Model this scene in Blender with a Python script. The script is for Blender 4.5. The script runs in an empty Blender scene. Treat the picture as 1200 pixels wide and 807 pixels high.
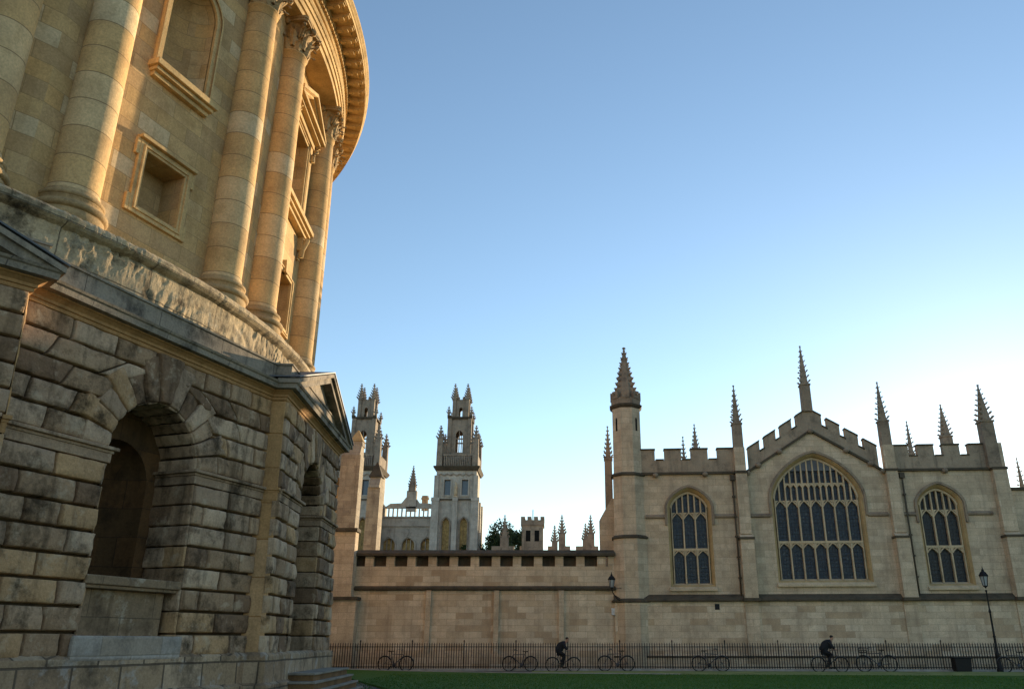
import bpy, bmesh, math, random
from mathutils import Vector, Matrix, noise
from mathutils.geometry import tessellate_polygon
R = math.radians
random.seed(7)
S = bpy.context.scene
COL = S.collection

# ------------------------------------------------------------------ camera, light, exposure
F, PT, PX, PY, ZC = 942.6, R(20.25), 647.4, 403.5, 1.4
cam = bpy.data.objects.new('camera', bpy.data.cameras.new('camera')); COL.objects.link(cam)
cam.location = (0, 0, ZC); cam.rotation_euler = (math.pi/2 + PT, 0, 0)
cam.data.sensor_width = 36; cam.data.lens = F/1200*36
cam.data.shift_x = -(PX-600)/1200
cam.data.clip_start = .1; cam.data.clip_end = 6000
S.camera = cam
SUN_AZ, SUN_EL = R(30.2), R(8.7)          # to the right of the view, just over the chapel
w = bpy.data.worlds.new('World'); S.world = w; w.use_nodes = True
nt = w.node_tree; bg = nt.nodes['Background']
sky = nt.nodes.new('ShaderNodeTexSky'); sky.sky_type = 'NISHITA'; sky.sun_disc = False
sky.sun_elevation = SUN_EL; sky.sun_rotation = SUN_AZ
sky.altitude = 60; sky.air_density = 0.95; sky.dust_density = 0.08; sky.ozone_density = 1.5
nt.links.new(sky.outputs[0], bg.inputs[0]); bg.inputs[1].default_value = 0.15
sl = bpy.data.lights.new('sun', 'SUN'); sl.energy = 5.0; sl.angle = R(.5); sl.color = (1, .77, .48)
so = bpy.data.objects.new('sun', sl); COL.objects.link(so)
sd = Vector((math.sin(SUN_AZ)*math.cos(SUN_EL), math.cos(SUN_AZ)*math.cos(SUN_EL), math.sin(SUN_EL)))
so.rotation_euler = sd.to_track_quat('Z', 'Y').to_euler()
S.view_settings.view_transform = 'Standard'; S.view_settings.look = 'None'
S.view_settings.exposure = 0.9; S.view_settings.gamma = 1
S.render.engine = 'CYCLES'
S.cycles.max_bounces = 6; S.cycles.diffuse_bounces = 4

# ------------------------------------------------------------------ mesh helpers
def N3(p, s, seed=0):
    return noise.noise(Vector((p[0]*s+seed*17.3, p[1]*s+seed*5.1, p[2]*s-seed*9.7)))

class MB:
    """collects faces; build() links them as one mesh object"""
    def __init__(s): s.v = []; s.f = []; s.t = []; s.sm = []; s.tint = .5
    def add(s, vs, fs, tint=None, smooth=False):
        n = len(s.v); s.v += [tuple(p) for p in vs]
        t = s.tint if tint is None else tint
        for f in fs: s.f.append([i+n for i in f]); s.t.append(t); s.sm.append(smooth)
        return s
    def box(s, x0, x1, y0, y1, z0, z1, tint=None):
        return s.add([(x0,y0,z0),(x1,y0,z0),(x1,y1,z0),(x0,y1,z0),(x0,y0,z1),(x1,y0,z1),(x1,y1,z1),(x0,y1,z1)],
                     [(0,3,2,1),(4,5,6,7),(0,1,5,4),(1,2,6,5),(2,3,7,6),(3,0,4,7)], tint)
    def taper(s, cx, cy, z0, z1, a0, b0, a1, b1, tint=None):
        v = []
        for z, a, b in ((z0,a0,b0),(z1,a1,b1)):
            v += [(cx-a,cy-b,z),(cx+a,cy-b,z),(cx+a,cy+b,z),(cx-a,cy+b,z)]
        return s.add(v, [(0,3,2,1),(4,5,6,7),(0,1,5,4),(1,2,6,5),(2,3,7,6),(3,0,4,7)], tint)
    def prism(s, poly, mapf, d0, d1, tint=None):
        """poly: 2D convex-or-not outline; mapf(a,b,d) -> point"""
        n = len(poly)
        vs = [mapf(a,b,d0) for a,b in poly] + [mapf(a,b,d1) for a,b in poly]
        tri = tessellate_polygon([[Vector((a,b,0)) for a,b in poly]])
        fs = [tuple(t) for t in tri] + [tuple(i+n for i in reversed(t)) for t in tri]
        fs += [(i,(i+1)%n,(i+1)%n+n,i+n) for i in range(n)]
        return s.add(vs, fs, tint)
    def lathe(s, prof, cx=0, cy=0, n=24, a0=0, a1=2*math.pi, smooth=True, tint=None, phase=0):
        closed = abs(a1-a0-2*math.pi) < 1e-6
        m = n if closed else n+1
        vs = [(cx+r*math.cos(a0+(a1-a0)*j/n+phase), cy+r*math.sin(a0+(a1-a0)*j/n+phase), z) for r, z in prof for j in range(m)]
        fs = []
        for i in range(len(prof)-1):
            for j in range(n):
                k = (j+1) % m
                fs.append((i*m+j, i*m+k, (i+1)*m+k, (i+1)*m+j))
        return s.add(vs, fs, tint, smooth)
    def disc(s, r, z, cx=0, cy=0, n=24, phase=0):
        return s.add([(cx+r*math.cos(2*math.pi*j/n+phase), cy+r*math.sin(2*math.pi*j/n+phase), z) for j in range(n)], [tuple(range(n))])
    def tube(s, pts, r, n=6, tint=None, r1=None):
        pts = [Vector(p) for p in pts]; L = len(pts); vs = []
        for i, p in enumerate(pts):
            t = (pts[min(i+1,L-1)]-pts[max(i-1,0)])
            if t.length < 1e-9: t = Vector((0,0,1))
            t.normalize()
            u = t.cross(Vector((0,0,1)) if abs(t.z) < .9 else Vector((1,0,0))).normalized(); w_ = t.cross(u)
            rr = r if r1 is None else r+(r1-r)*i/(L-1)
            for j in range(n):
                a = 2*math.pi*j/n; vs.append(p+u*math.cos(a)*rr+w_*math.sin(a)*rr)
        fs = [(i*n+j, i*n+(j+1)%n, (i+1)*n+(j+1)%n, (i+1)*n+j) for i in range(L-1) for j in range(n)]
        fs += [tuple(range(n)), tuple(range((L-1)*n, L*n))]
        return s.add(vs, fs, tint, True)
    def strip(s, pts, wd, y0, y1, tint=None):
        """bar following a polyline of (x,z) points, in-plane width wd, from depth y0 to y1"""
        L = len(pts); a = []; b = []
        for i, p in enumerate(pts):
            q0 = Vector(pts[max(i-1,0)]); q1 = Vector(pts[min(i+1,L-1)])
            t = (q1-q0).normalized(); nn = Vector((-t.y, t.x))*wd/2
            a.append(Vector(p)+nn); b.append(Vector(p)-nn)
        vs = []
        for i in range(L): vs += [(a[i].x,y0,a[i].y),(b[i].x,y0,b[i].y),(b[i].x,y1,b[i].y),(a[i].x,y1,a[i].y)]
        fs = [(4*i+j, 4*i+(j+1)%4, 4*i+4+(j+1)%4, 4*i+4+j) for i in range(L-1) for j in range(4)]
        fs += [(0,1,2,3),(4*L-4,4*L-3,4*L-2,4*L-1)]
        return s.add(vs, fs, tint)
    def sheet(s, outer, holes, y, tint=None):
        loops = [[Vector((a,b,0)) for a,b in l] for l in [outer]+holes]
        flat = [p for l in loops for p in l]
        return s.add([(p.x,y,p.y) for p in flat], [tuple(t) for t in tessellate_polygon(loops)], tint)
    def band(s, l0, y0, l1, y1, tint=None, closed=True):
        n = len(l0); m = n if closed else n-1
        return s.add([(a,y0,b) for a,b in l0]+[(a,y1,b) for a,b in l1], [(i,(i+1)%n,(i+1)%n+n,i+n) for i in range(m)], tint)
    def pillow(s, P, nrm, proj, step=.075, edge=.022, rough=.019, tint=None, seed=0):
        """weathered rusticated block on quad P (4 corners), standing proud along nrm"""
        P = [Vector(p) for p in P]; nrm = Vector(nrm)
        W = ((P[1]-P[0]).length+(P[2]-P[3]).length)/2; H = ((P[3]-P[0]).length+(P[2]-P[1]).length)/2
        def cuts(Ln):
            k = max(1, int((Ln-2*edge)/step)); e = min(edge, Ln*.3)
            return [0, e*.35/Ln, e/Ln] + [(e+(Ln-2*e)*i/k)/Ln for i in range(1, k)] + [1-e/Ln, 1-e*.35/Ln, 1]
        cu, cv = cuts(W), cuts(H); vs = []; tilt = random.uniform(-.01,.01)
        for j, b in enumerate(cv):
            for i, a in enumerate(cu):
                p = (P[0]*(1-a)+P[1]*a)*(1-b) + (P[3]*(1-a)+P[2]*a)*b
                di = min(i, len(cu)-1-i); dj = min(j, len(cv)-1-j); d = min(di, dj)
                h = (0, .9, 1)[min(d,2)]
                if di <= 2 and dj <= 2 and d > 0: h *= .93
                q = p
                nz = noise.fractal(Vector((q.x*5+seed, q.y*5, q.z*5)), .9, 2.1, 4)
                er = max(0, noise.noise(Vector((q.x*2.3+9, q.y*2.3+seed, q.z*2.3)))-.12)
                off = proj*h + (nz*rough*1.3 - er*rough*3.2 + tilt*(a-.5))*(h if d else 0)
                if d == 1: 
                    off += nz*.012
                p = p + nrm*off
                if d == 0: p = p + (P[1]-P[0]).normalized()*nz*.008 + Vector((0,0,nz*.006))
                vs.append(p)
        m = len(cu)
        fs = [(j*m+i, j*m+i+1, (j+1)*m+i+1, (j+1)*m+i) for j in range(len(cv)-1) for i in range(m-1)]
        return s.add(vs, fs, random.random() if tint is None else tint, True)
    def mesh(s, name, uv='box'):
        me = bpy.data.meshes.new(name); me.from_pydata(s.v, [], s.f)
        bm = bmesh.new(); bm.from_mesh(me); bmesh.ops.recalc_face_normals(bm, faces=bm.faces); bm.to_mesh(me); bm.free()
        for p, sm in zip(me.polygons, s.sm): p.use_smooth = sm
        at = me.attributes.new('tint', 'FLOAT', 'FACE')
        at.data.foreach_set('value', s.t)
        ul = me.uv_layers.new(name='uv')
        for p in me.polygons:
            n = p.normal
            for li in p.loop_indices:
                c = me.vertices[me.loops[li].vertex_index].co
                if uv == 'box':
                    if abs(n.z) > .8: u_ = (c.x, c.y)
                    elif abs(n.y) >= abs(n.x): u_ = (c.x, c.z)
                    else: u_ = (c.y, c.z)
                else:   # cylinder of radius uv about z
                    a = math.atan2(c.y, c.x); ca = math.atan2(p.center.y, p.center.x)
                    if a-ca > math.pi: a -= 2*math.pi
                    if ca-a > math.pi: a += 2*math.pi
                    u_ = (a*uv+(7.1 if uv < 1 else 0), c.z)
                ul.data[li].uv = u_
        return me
    def build(s, name, mat, parent=None, loc=None, rz=0, uv='box', bevel=0):
        me = s.mesh(name, uv); me.materials.append(mat)
        o = bpy.data.objects.new(name, me); COL.objects.link(o)
        if parent: o.parent = parent
        if loc: o.location = loc
        o.rotation_euler.z = rz
        if bevel:
            b = o.modifiers.new('bevel', 'BEVEL'); b.width = bevel; b.segments = 2; b.limit_method = 'ANGLE'; b.angle_limit = R(40)
        return o

def tag(o, label=None, cat=None, group=None, kind=None):
    if label: o['label'] = label
    if cat: o['category'] = cat
    if group: o['group'] = group
    if kind: o['kind'] = kind
    return o
def thing(name, label, cat, loc=(0,0,0), rz=0, group=None):
    o = bpy.data.objects.new(name, None); COL.objects.link(o); o.location = loc; o.rotation_euler.z = rz
    o.empty_display_size = .3
    return tag(o, label, cat, group)
def kids(o): return [c for c in bpy.data.objects if c.parent == o]
def copy_tree(o, parent=None):
    c = o.copy(); COL.objects.link(c); c.parent = parent
    for ch in kids(o): copy_tree(ch, c)
    return c
def inst(o, parent, loc=None, rz=None, ch=True):
    c = o.copy(); COL.objects.link(c); c.parent = parent
    if loc: c.location = loc
    if rz is not None: c.rotation_euler.z = rz
    if ch:
        for k in kids(o): inst(k, c)
    return c

# ------------------------------------------------------------------ materials
def mat(name, rough=.9, spec=.3):
    m = bpy.data.materials.new(name); m.use_nodes = True
    b = m.node_tree.nodes['Principled BSDF']; b.inputs['Roughness'].default_value = rough
    b.inputs['Specular IOR Level'].default_value = spec
    return m, m.node_tree, b
def ramp(nt, stops, interp='LINEAR'):
    r = nt.nodes.new('ShaderNodeValToRGB'); r.color_ramp.interpolation = interp
    el = r.color_ramp.elements
    while len(el) < len(stops): el.new(.5)
    for e, (p, c) in zip(el, stops): e.position = p; e.color = (*c, 1) if len(c) == 3 else c
    return r
def nz(nt, vec, scale, detail=6, rough=.6, stretch=None):
    n = nt.nodes.new('ShaderNodeTexNoise'); n.inputs['Scale'].default_value = scale
    n.inputs['Detail'].default_value = detail; n.inputs['Roughness'].default_value = rough
    if stretch:
        mp = nt.nodes.new('ShaderNodeMapping'); mp.inputs['Scale'].default_value = stretch
        nt.links.new(vec, mp.inputs[0]); vec = mp.outputs[0]
    nt.links.new(vec, n.inputs['Vector']); return n.outputs['Fac']
def mix(nt, fac, a, b, mode='MIX'):
    m = nt.nodes.new('ShaderNodeMix'); m.data_type = 'RGBA'; m.blend_type = mode
    for sock, val in ((m.inputs['Factor'], fac), (m.inputs['A'], a), (m.inputs['B'], b)):
        if isinstance(val, (int, float)): sock.default_value = val
        elif isinstance(val, tuple): sock.default_value = (*val, 1)
        else: nt.links.new(val, sock)
    return m.outputs['Result']
def math_(nt, op, a, b=0.):
    m = nt.nodes.new('ShaderNodeMath'); m.operation = op
    for k, v in enumerate((a, b)):
        if isinstance(v, (int, float)): m.inputs[k].default_value = v
        else: nt.links.new(v, m.inputs[k])
    return m.outputs[0]

def stone(name, palette, brick=None, stain=(.05,.045,.035), stain_amt=.5, streak=.4, mortar=(.2,.16,.11), bump=.35, msize=.008, coarse=.5, pale=None):
    """palette: list of base tones picked per block; brick=(w,h) metres or None -> per-face tint"""
    m, nt, b = mat(name, .92, .2)
    tc = nt.nodes.new('ShaderNodeTexCoord'); geo = nt.nodes.new('ShaderNodeNewGeometry')
    pos = geo.outputs['Position']
    stops = [(i/len(palette), c) for i, c in enumerate(palette)]
    rp = ramp(nt, stops, 'CONSTANT')
    hb = None
    if brick:
        bt = nt.nodes.new('ShaderNodeTexBrick'); bt.inputs['Scale'].default_value = 1
        bt.inputs['Brick Width'].default_value = brick[0]; bt.inputs['Row Height'].default_value = brick[1]
        bt.inputs['Mortar Size'].default_value = msize; bt.inputs['Mortar Smooth'].default_value = .3
        bt.inputs['Color1'].default_value = (0,0,0,1); bt.inputs['Color2'].default_value = (1,1,1,1); bt.inputs['Mortar'].default_value = (.5,.5,.5,1)
        wob = nt.nodes.new('ShaderNodeVectorMath'); wob.operation = 'MULTIPLY_ADD'
        nn = nt.nodes.new('ShaderNodeTexNoise'); nn.inputs['Scale'].default_value = 1.2; nt.links.new(pos, nn.inputs['Vector'])
        nt.links.new(nn.outputs['Color'], wob.inputs[0]); wob.inputs[1].default_value = (.03,.03,0)
        nt.links.new(tc.outputs['UV'], wob.inputs[2]); nt.links.new(wob.outputs[0], bt.inputs['Vector'])
        nt.links.new(bt.outputs['Color'], rp.inputs[0]); hb = bt.outputs['Fac']
    else:
        at = nt.nodes.new('ShaderNodeAttribute'); at.attribute_name = 'tint'
        nt.links.new(at.outputs['Fac'], rp.inputs[0])
    col = rp.outputs[0]
    # soft blotches inside blocks
    n1 = nz(nt, pos, 1.1*coarse*2, 5, .6); r1 = ramp(nt, [(.3,(.80,.78,.75)), (.7,(1.14,1.11,1.05))]); nt.links.new(n1, r1.inputs[0])
    col = mix(nt, 1., col, r1.outputs[0], 'MULTIPLY')
    n2 = nz(nt, pos, 22, 8, .7); r2 = ramp(nt, [(.35,(.72,.72,.72)), (.65,(1.2,1.2,1.2))]); nt.links.new(n2, r2.inputs[0])
    col = mix(nt, .7, col, r2.outputs[0], 'MULTIPLY')
    if pale:
        n5 = nz(nt, pos, 2.6, 7, .68); r5 = ramp(nt, [(.55,(0,0,0)), (.64,(1,1,1))]); nt.links.new(n5, r5.inputs[0])
        col = mix(nt, math_(nt, 'MULTIPLY', r5.outputs[0], .55), col, pale)
    # soot and lichen patches
    n3 = nz(nt, pos, 1.7, 9, .72); r3 = ramp(nt, [(.5,(0,0,0)), (.66,(1,1,1))]); nt.links.new(n3, r3.inputs[0])
    col = mix(nt, math_(nt, 'MULTIPLY', r3.outputs[0], stain_amt), col, stain)
    # rain streaks
    n4 = nz(nt, pos, 1, 5, .6, (3.2,3.2,.28)); r4 = ramp(nt, [(.52,(0,0,0)), (.72,(1,1,1))]); nt.links.new(n4, r4.inputs[0])
    col = mix(nt, math_(nt, 'MULTIPLY', r4.outputs[0], streak), col, stain)
    if hb is not None: col = mix(nt, math_(nt, 'MULTIPLY', hb, .75), col, mortar)
    nt.links.new(col, b.inputs['Base Color'])
    h = math_(nt, 'ADD', math_(nt, 'MULTIPLY', n2, .5), math_(nt, 'MULTIPLY', n3, .8))
    if hb is not None: h = math_(nt, 'SUBTRACT', h, math_(nt, 'MULTIPLY', hb, .6))
    bp = nt.nodes.new('ShaderNodeBump'); bp.inputs['Strength'].default_value = bump; bp.inputs['Distance'].default_value = .03
    nt.links.new(h, bp.inputs['Height']); nt.links.new(bp.outputs[0], b.inputs['Normal'])
    return m

def plain(name, c, rough=.6, spec=.3, var=.25, scale=6, metal=0):
    m, nt, b = mat(name, rough, spec)
    geo = nt.nodes.new('ShaderNodeNewGeometry'); n = nz(nt, geo.outputs['Position'], scale, 6, .65)
    r = ramp(nt, [(.3, tuple(x*(1-var) for x in c)), (.7, tuple(x*(1+var) for x in c))]); nt.links.new(n, r.inputs[0])
    nt.links.new(r.outputs[0], b.inputs['Base Color']); b.inputs['Metallic'].default_value = metal
    return m

M = {}
M['rustic'] = stone('rusticated_stone', [(.43,.295,.19),(.34,.225,.14),(.48,.305,.165),(.40,.28,.19),(.23,.145,.09),(.52,.375,.26)], None, (.04,.026,.014), .9, .75, bump=1., pale=(.54,.42,.29))
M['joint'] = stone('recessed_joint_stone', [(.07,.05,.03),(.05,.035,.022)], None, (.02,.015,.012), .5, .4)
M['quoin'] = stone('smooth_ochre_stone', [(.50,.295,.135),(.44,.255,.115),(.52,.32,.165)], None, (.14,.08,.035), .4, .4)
M['nichestone'] = stone('dark_niche_stone', [(.15,.08,.036),(.12,.07,.034)], (1.1,.55), (.03,.02,.012), .7, .5, mortar=(.05,.03,.02), bump=.5)  # niche backs: darker brown stone with heavy stains
M['dado'] = stone('brown_dado_stone', [(.27,.19,.12)], (1.4,.9), (.06,.04,.025), .7, .6, mortar=(.08,.06,.04), bump=.6, pale=(.5,.43,.33))
M['base'] = stone('rough_base_stone', [(.46,.34,.23),(.38,.27,.17),(.42,.32,.22),(.34,.235,.15)], (.9,.52), (.06,.045,.03), .7, .5, mortar=(.05,.035,.025), bump=.8, msize=.02, pale=(.46,.43,.39))
M['plinth'] = stone('pale_plinth_stone', [(.44,.39,.35),(.38,.34,.30),(.37,.31,.25)], (1.3,.6), (.08,.07,.055), .45, .35, bump=.5, pale=(.44,.42,.38))
M['drum'] = stone('golden_ashlar', [(.60,.38,.17),(.54,.365,.19),(.63,.44,.235),(.57,.38,.18),(.50,.335,.175),(.61,.41,.20),(.66,.51,.32)], (.84,.40), (.27,.155,.055), .4, .25, mortar=(.30,.20,.10), bump=.3)
M['col'] = stone('column_stone', [(.64,.42,.20),(.58,.39,.20),(.67,.48,.27),(.62,.40,.185),(.69,.53,.33),(.60,.40,.20)], (50,.62), (.29,.17,.07), .4, .2, mortar=(.2,.13,.07), bump=.4, msize=.012)
M['carved'] = stone('carved_stone', [(.46,.32,.17)], None, (.16,.10,.05), .6, .3, bump=.8)
M['entab'] = stone('entablature_stone', [(.62,.43,.21)], None, (.2,.12,.05), .45, .25, bump=.4)
M['eroded'] = stone('eroded_pedestal_stone', [(.48,.38,.25)], (1.9,.7), (.05,.038,.024), .95, .6, mortar=(.1,.08,.05), bump=1., msize=.014, pale=(.46,.41,.32))
M['cornice'] = stone('weathered_cornice_stone', [(.30,.255,.205)], (1.6,3), (.04,.035,.03), .8, .6, mortar=(.06,.05,.045), bump=.7)
M['lead'] = plain('lead_roof', (.10,.105,.115), .6, .4)
M['chapel'] = stone('limestone_ashlar', [(.58,.465,.34),(.54,.435,.315),(.61,.495,.365),(.56,.445,.32),(.51,.405,.29)], (.95,.36), (.24,.18,.13), .35, .4, mortar=(.30,.225,.155), bump=.3, msize=.010)
M['plinthwall'] = stone('patched_limestone', [(.60,.485,.355),(.63,.51,.375),(.56,.445,.315),(.61,.50,.37),(.58,.47,.345),(.66,.55,.415),(.48,.365,.25)], (.95,.32), (.24,.175,.12), .35, .4, mortar=(.31,.23,.16), bump=.3, msize=.010)
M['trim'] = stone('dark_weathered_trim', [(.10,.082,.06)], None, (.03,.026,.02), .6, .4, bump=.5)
M['merlon'] = stone('parapet_stone', [(.42,.335,.25),(.37,.295,.22)], None, (.08,.065,.05), .5, .6)
M['pin'] = stone('pinnacle_stone', [(.30,.235,.175)], None, (.07,.055,.045), .6, .3, bump=.5)
M['tracery'] = stone('tracery_stone', [(.58,.46,.31)], None, (.22,.15,.09), .4, .2)
M['reveal'] = stone('ochre_window_reveal', [(.48,.35,.18)], None, (.2,.13,.07), .35, .2)
M['tower'] = stone('grey_tower_stone', [(.50,.465,.41),(.47,.435,.38)], (1.1,.45), (.16,.13,.11), .4, .4, mortar=(.3,.26,.22), bump=.3)
M['pier'] = stone('grey_pier_stone', [(.38,.33,.26),(.34,.29,.23),(.42,.36,.28)], (.9,.4), (.12,.09,.07), .5, .5, mortar=(.2,.16,.12), bump=.4)
M['towerd'] = stone('dark_tower_top_stone', [(.31,.26,.21)], None, (.08,.065,.055), .6, .5)
M['iron'] = plain('black_iron', (.007,.007,.008), .6, .3)
M['pipe'] = plain('weathered_pipe', (.09,.07,.05), .7, .2)
M['wood'] = plain('dark_oak_door', (.035,.022,.014), .6, .3)
M['dark'] = plain('dark_interior', (.012,.011,.010), .9, .1)
M['slate'] = plain('dark_slate', (.07,.07,.075), .7, .3)
M['step'] = stone('step_stone', [(.24,.14,.07),(.20,.12,.06)], None, (.06,.035,.02), .5, .4)
M['stepcap'] = stone('worn_step_tread', [(.28,.25,.21)], None, (.08,.07,.05), .5, .2)

def glass(name, base, speck, spec_c):
    m, nt, b = mat(name, .3, .3)
    tc = nt.nodes.new('ShaderNodeTexCoord')
    vo = nt.nodes.new('ShaderNodeTexVoronoi'); vo.inputs['Scale'].default_value = 11; nt.links.new(tc.outputs['UV'], vo.inputs['Vector'])
    r = ramp(nt, [(0, base), (.55, tuple(x*1.5 for x in base)), (.86, spec_c), (1, speck)]); nt.links.new(vo.outputs['Color'], r.inputs[0])
    bt = nt.nodes.new('ShaderNodeTexBrick'); bt.offset = 0; bt.inputs['Scale'].default_value = 1; bt.inputs['Brick Width'].default_value = .16; bt.inputs['Row Height'].default_value = .2
    bt.inputs['Mortar Size'].default_value = .008; nt.links.new(tc.outputs['UV'], bt.inputs['Vector'])
    c = mix(nt, bt.outputs['Fac'], r.outputs[0], (.008,.008,.008)); nt.links.new(c, b.inputs['Base Color'])
    bp = nt.nodes.new('ShaderNodeBump'); bp.inputs['Strength'].default_value = .6; bp.inputs['Distance'].default_value = .02
    nt.links.new(math_(nt, 'ADD', vo.outputs['Distance'], bt.outputs['Fac']), bp.inputs['Height']); nt.links.new(bp.outputs[0], b.inputs['Normal'])
    return m
M['stained'] = glass('stained_leaded_glass', (.010,.016,.030), (.10,.12,.13), (.03,.045,.06))
M['plainglass'] = glass('old_leaded_glass', (.012,.014,.018), (.06,.06,.06), (.02,.025,.03))
M['towerglass'] = plain('tower_glass', (.06,.075,.10), .15, .5)
M['warmglass'] = plain('cloister_warm_back', (.35,.24,.09), .7, .3, .6, 3)

def grass_mat():
    m, nt, b = mat('mown_grass', .9, .15)
    geo = nt.nodes.new('ShaderNodeNewGeometry'); n = nz(nt, geo.outputs['Position'], .9, 7, .7); n2 = nz(nt, geo.outputs['Position'], 40, 4)
    r = ramp(nt, [(.3,(.035,.10,.012)), (.7,(.085,.16,.03))]); nt.links.new(math_(nt, 'ADD', math_(nt, 'MULTIPLY', n, .6), math_(nt, 'MULTIPLY', n2, .4)), r.inputs[0])
    nt.links.new(r.outputs[0], b.inputs['Base Color'])
    bp = nt.nodes.new('ShaderNodeBump'); bp.inputs['Strength'].default_value = .8; bp.inputs['Distance'].default_value = .03; nt.links.new(n2, bp.inputs['Height']); nt.links.new(bp.outputs[0], b.inputs['Normal'])
    return m
M['grass'] = grass_mat()
M['verge'] = plain('lit_olive_verge', (.24,.27,.10), .95, .1, .35, 1.2)  # olive brightened: the light on this strip is put into its colour
M['kerb'] = plain('pale_kerb_stone', (.30,.29,.27), .85, .2, .25, 3)
M['ground'] = stone('cobbled_ground', [(.16,.15,.13),(.13,.12,.105),(.19,.175,.15)], (.14,.12), (.05,.05,.04), .4, 0, mortar=(.05,.05,.045))
M['leaf'] = plain('leaf', (.035,.055,.018), .7, .2, .5, 4)
M['bark'] = plain('bark', (.06,.045,.03), .9, .1)

# ------------------------------------------------------------------ ground
g = MB(); g.add([(-2500,-2500,0),(2500,-2500,0),(2500,2500,0),(-2500,2500,0)], [(0,1,2,3)])
tag(g.build('ground', M['ground']), kind='structure')
EDGE = [(-12.6,46.6),(-10.0,44.0),(-6.5,41.6),(-1.8,39.6),(5.6,37.9),(14,37.0),(20,36.5),(40,35.4)]
lw = MB(); pts = EDGE+[(40,-12),(-4,-12),(-4,16),(-4.0,24),(-7.5,33)]
lw.prism(pts, lambda a,b,d: (a,b,d), .004, .06); tag(lw.build('lawn', M['grass']), kind='structure')
k = MB()
for i in range(4):
    a, b = Vector(EDGE[i]), Vector(EDGE[i+1]); n = Vector((-(b-a).y,(b-a).x)).normalized()*.3
    k.add([(a.x,a.y,.0),(b.x,b.y,.0),(b.x+n.x,b.y+n.y,.0),(a.x+n.x,a.y+n.y,.0),(a.x,a.y,.085),(b.x,b.y,.085),(b.x+n.x,b.y+n.y,.085),(a.x+n.x,a.y+n.y,.085)],
          [(4,5,6,7),(0,1,5,4),(2,3,7,6)])
tag(k.build('kerb', M['kerb']), kind='structure')
vg = MB(); vg.prism([(-1,40.2),(5.6,38.8),(20,37.3),(40,36.2),(40,40.9),(20,42.2),(5,43.2),(-1,43.4)], lambda a,b,d: (a,b,d), .004, .03)
tag(vg.build('verge', M['verge']), kind='structure')

def blades():
    mb = MB(); rnd = random.Random(3)
    for i in range(26000):
        y = 25+13*rnd.random()**1.0; x = rnd.uniform(-7, 18)
        if y > 39.3-.12*(x+1.8) - .6: continue
        h = rnd.uniform(.02,.055); a = rnd.uniform(0, math.pi); dx, dy = math.cos(a)*.012, math.sin(a)*.012
        lx, ly = rnd.uniform(-.02,.02), rnd.uniform(-.02,.02)
        mb.add([(x-dx,y-dy,.058),(x+dx,y+dy,.058),(x+lx,y+ly,.06+h)], [(0,1,2)])
    return mb
tag(blades().build('grass', M['grass']), 'short blades of green grass covering the lawn', 'grass', kind='stuff')

# ------------------------------------------------------------------ rotunda
CX, CY, PHI, A, E_, WP, HC, BT = -22.11, 19.94, R(-19.37), 15.5, .32, 6.1, 6.58, .036
ZI = 4.57                       # top of the impost band
rot = thing('round_library', 'huge round stone library with rusticated base, paired columns and deep cornice', 'building', (CX,CY,0))
S22, C22 = math.sin(R(22.5)), math.cos(R(22.5))
def inner_t(o=0, bat=0):
    a_ = A+bat+o; w_ = WP/2+bat+o
    rho = (a_-S22*w_)/C22
    return rho*S22-w_*C22
def polar(r_, t, ang): return (r_*math.cos(ang)-t*math.sin(ang), r_*math.sin(ang)+t*math.cos(ang))
def ring_path(o):
    """the 32 corners of the rusticated storey, offset outwards by o (mitred)"""
    pts = []
    for q in range(8):
        an = PHI+q*R(45); ti = inner_t(o)
        pts.append(polar(A+o, -ti, an)); pts.append(polar(A+o, ti, an))
        ap = an+R(22.5)
        pts.append(polar(A+E_+o, -(WP/2+o), ap)); pts.append(polar(A+E_+o, WP/2+o, ap))
    return pts
def ring_sweep(prof):
    mb = MB(); vs = []
    for o, z in prof: vs += [(x,y,z) for x,y in ring_path(o)]
    n = 32
    mb.add(vs, [(i*n+j, i*n+(j+1)%n, (i+1)*n+(j+1)%n, (i+1)*n+j) for i in range(len(prof)-1) for j in range(n)])
    return mb
# cornice of the lower storey
lowc = ring_sweep([(.02,HC-.02),(.06,HC),(.06,6.64),(.09,6.65),(.09,6.70),(.15,6.75),(.19,6.77),(.19,6.788)])
lowc.build('lower_architrave', M['quoin'], rot)
lowc = ring_sweep([(.18,6.79),(.30,6.80),(.31,6.90),(.34,6.92),(.36,6.96),(.12,7.01),(.12,7.38),(.15,7.39),(.15,7.43),(.0,7.44),(-.6,7.45)])
lowc.build('lower_cornice', M['cornice'], rot)
bat0 = BT*(HC-1.15)
ring_sweep([(bat0+.05,1.2),(bat0+.13,1.14),(bat0+.15,.62),(bat0+.24,.58),(bat0+.26,-.02)]).build('plinth', M['base'], rot, bevel=.015)

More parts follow.
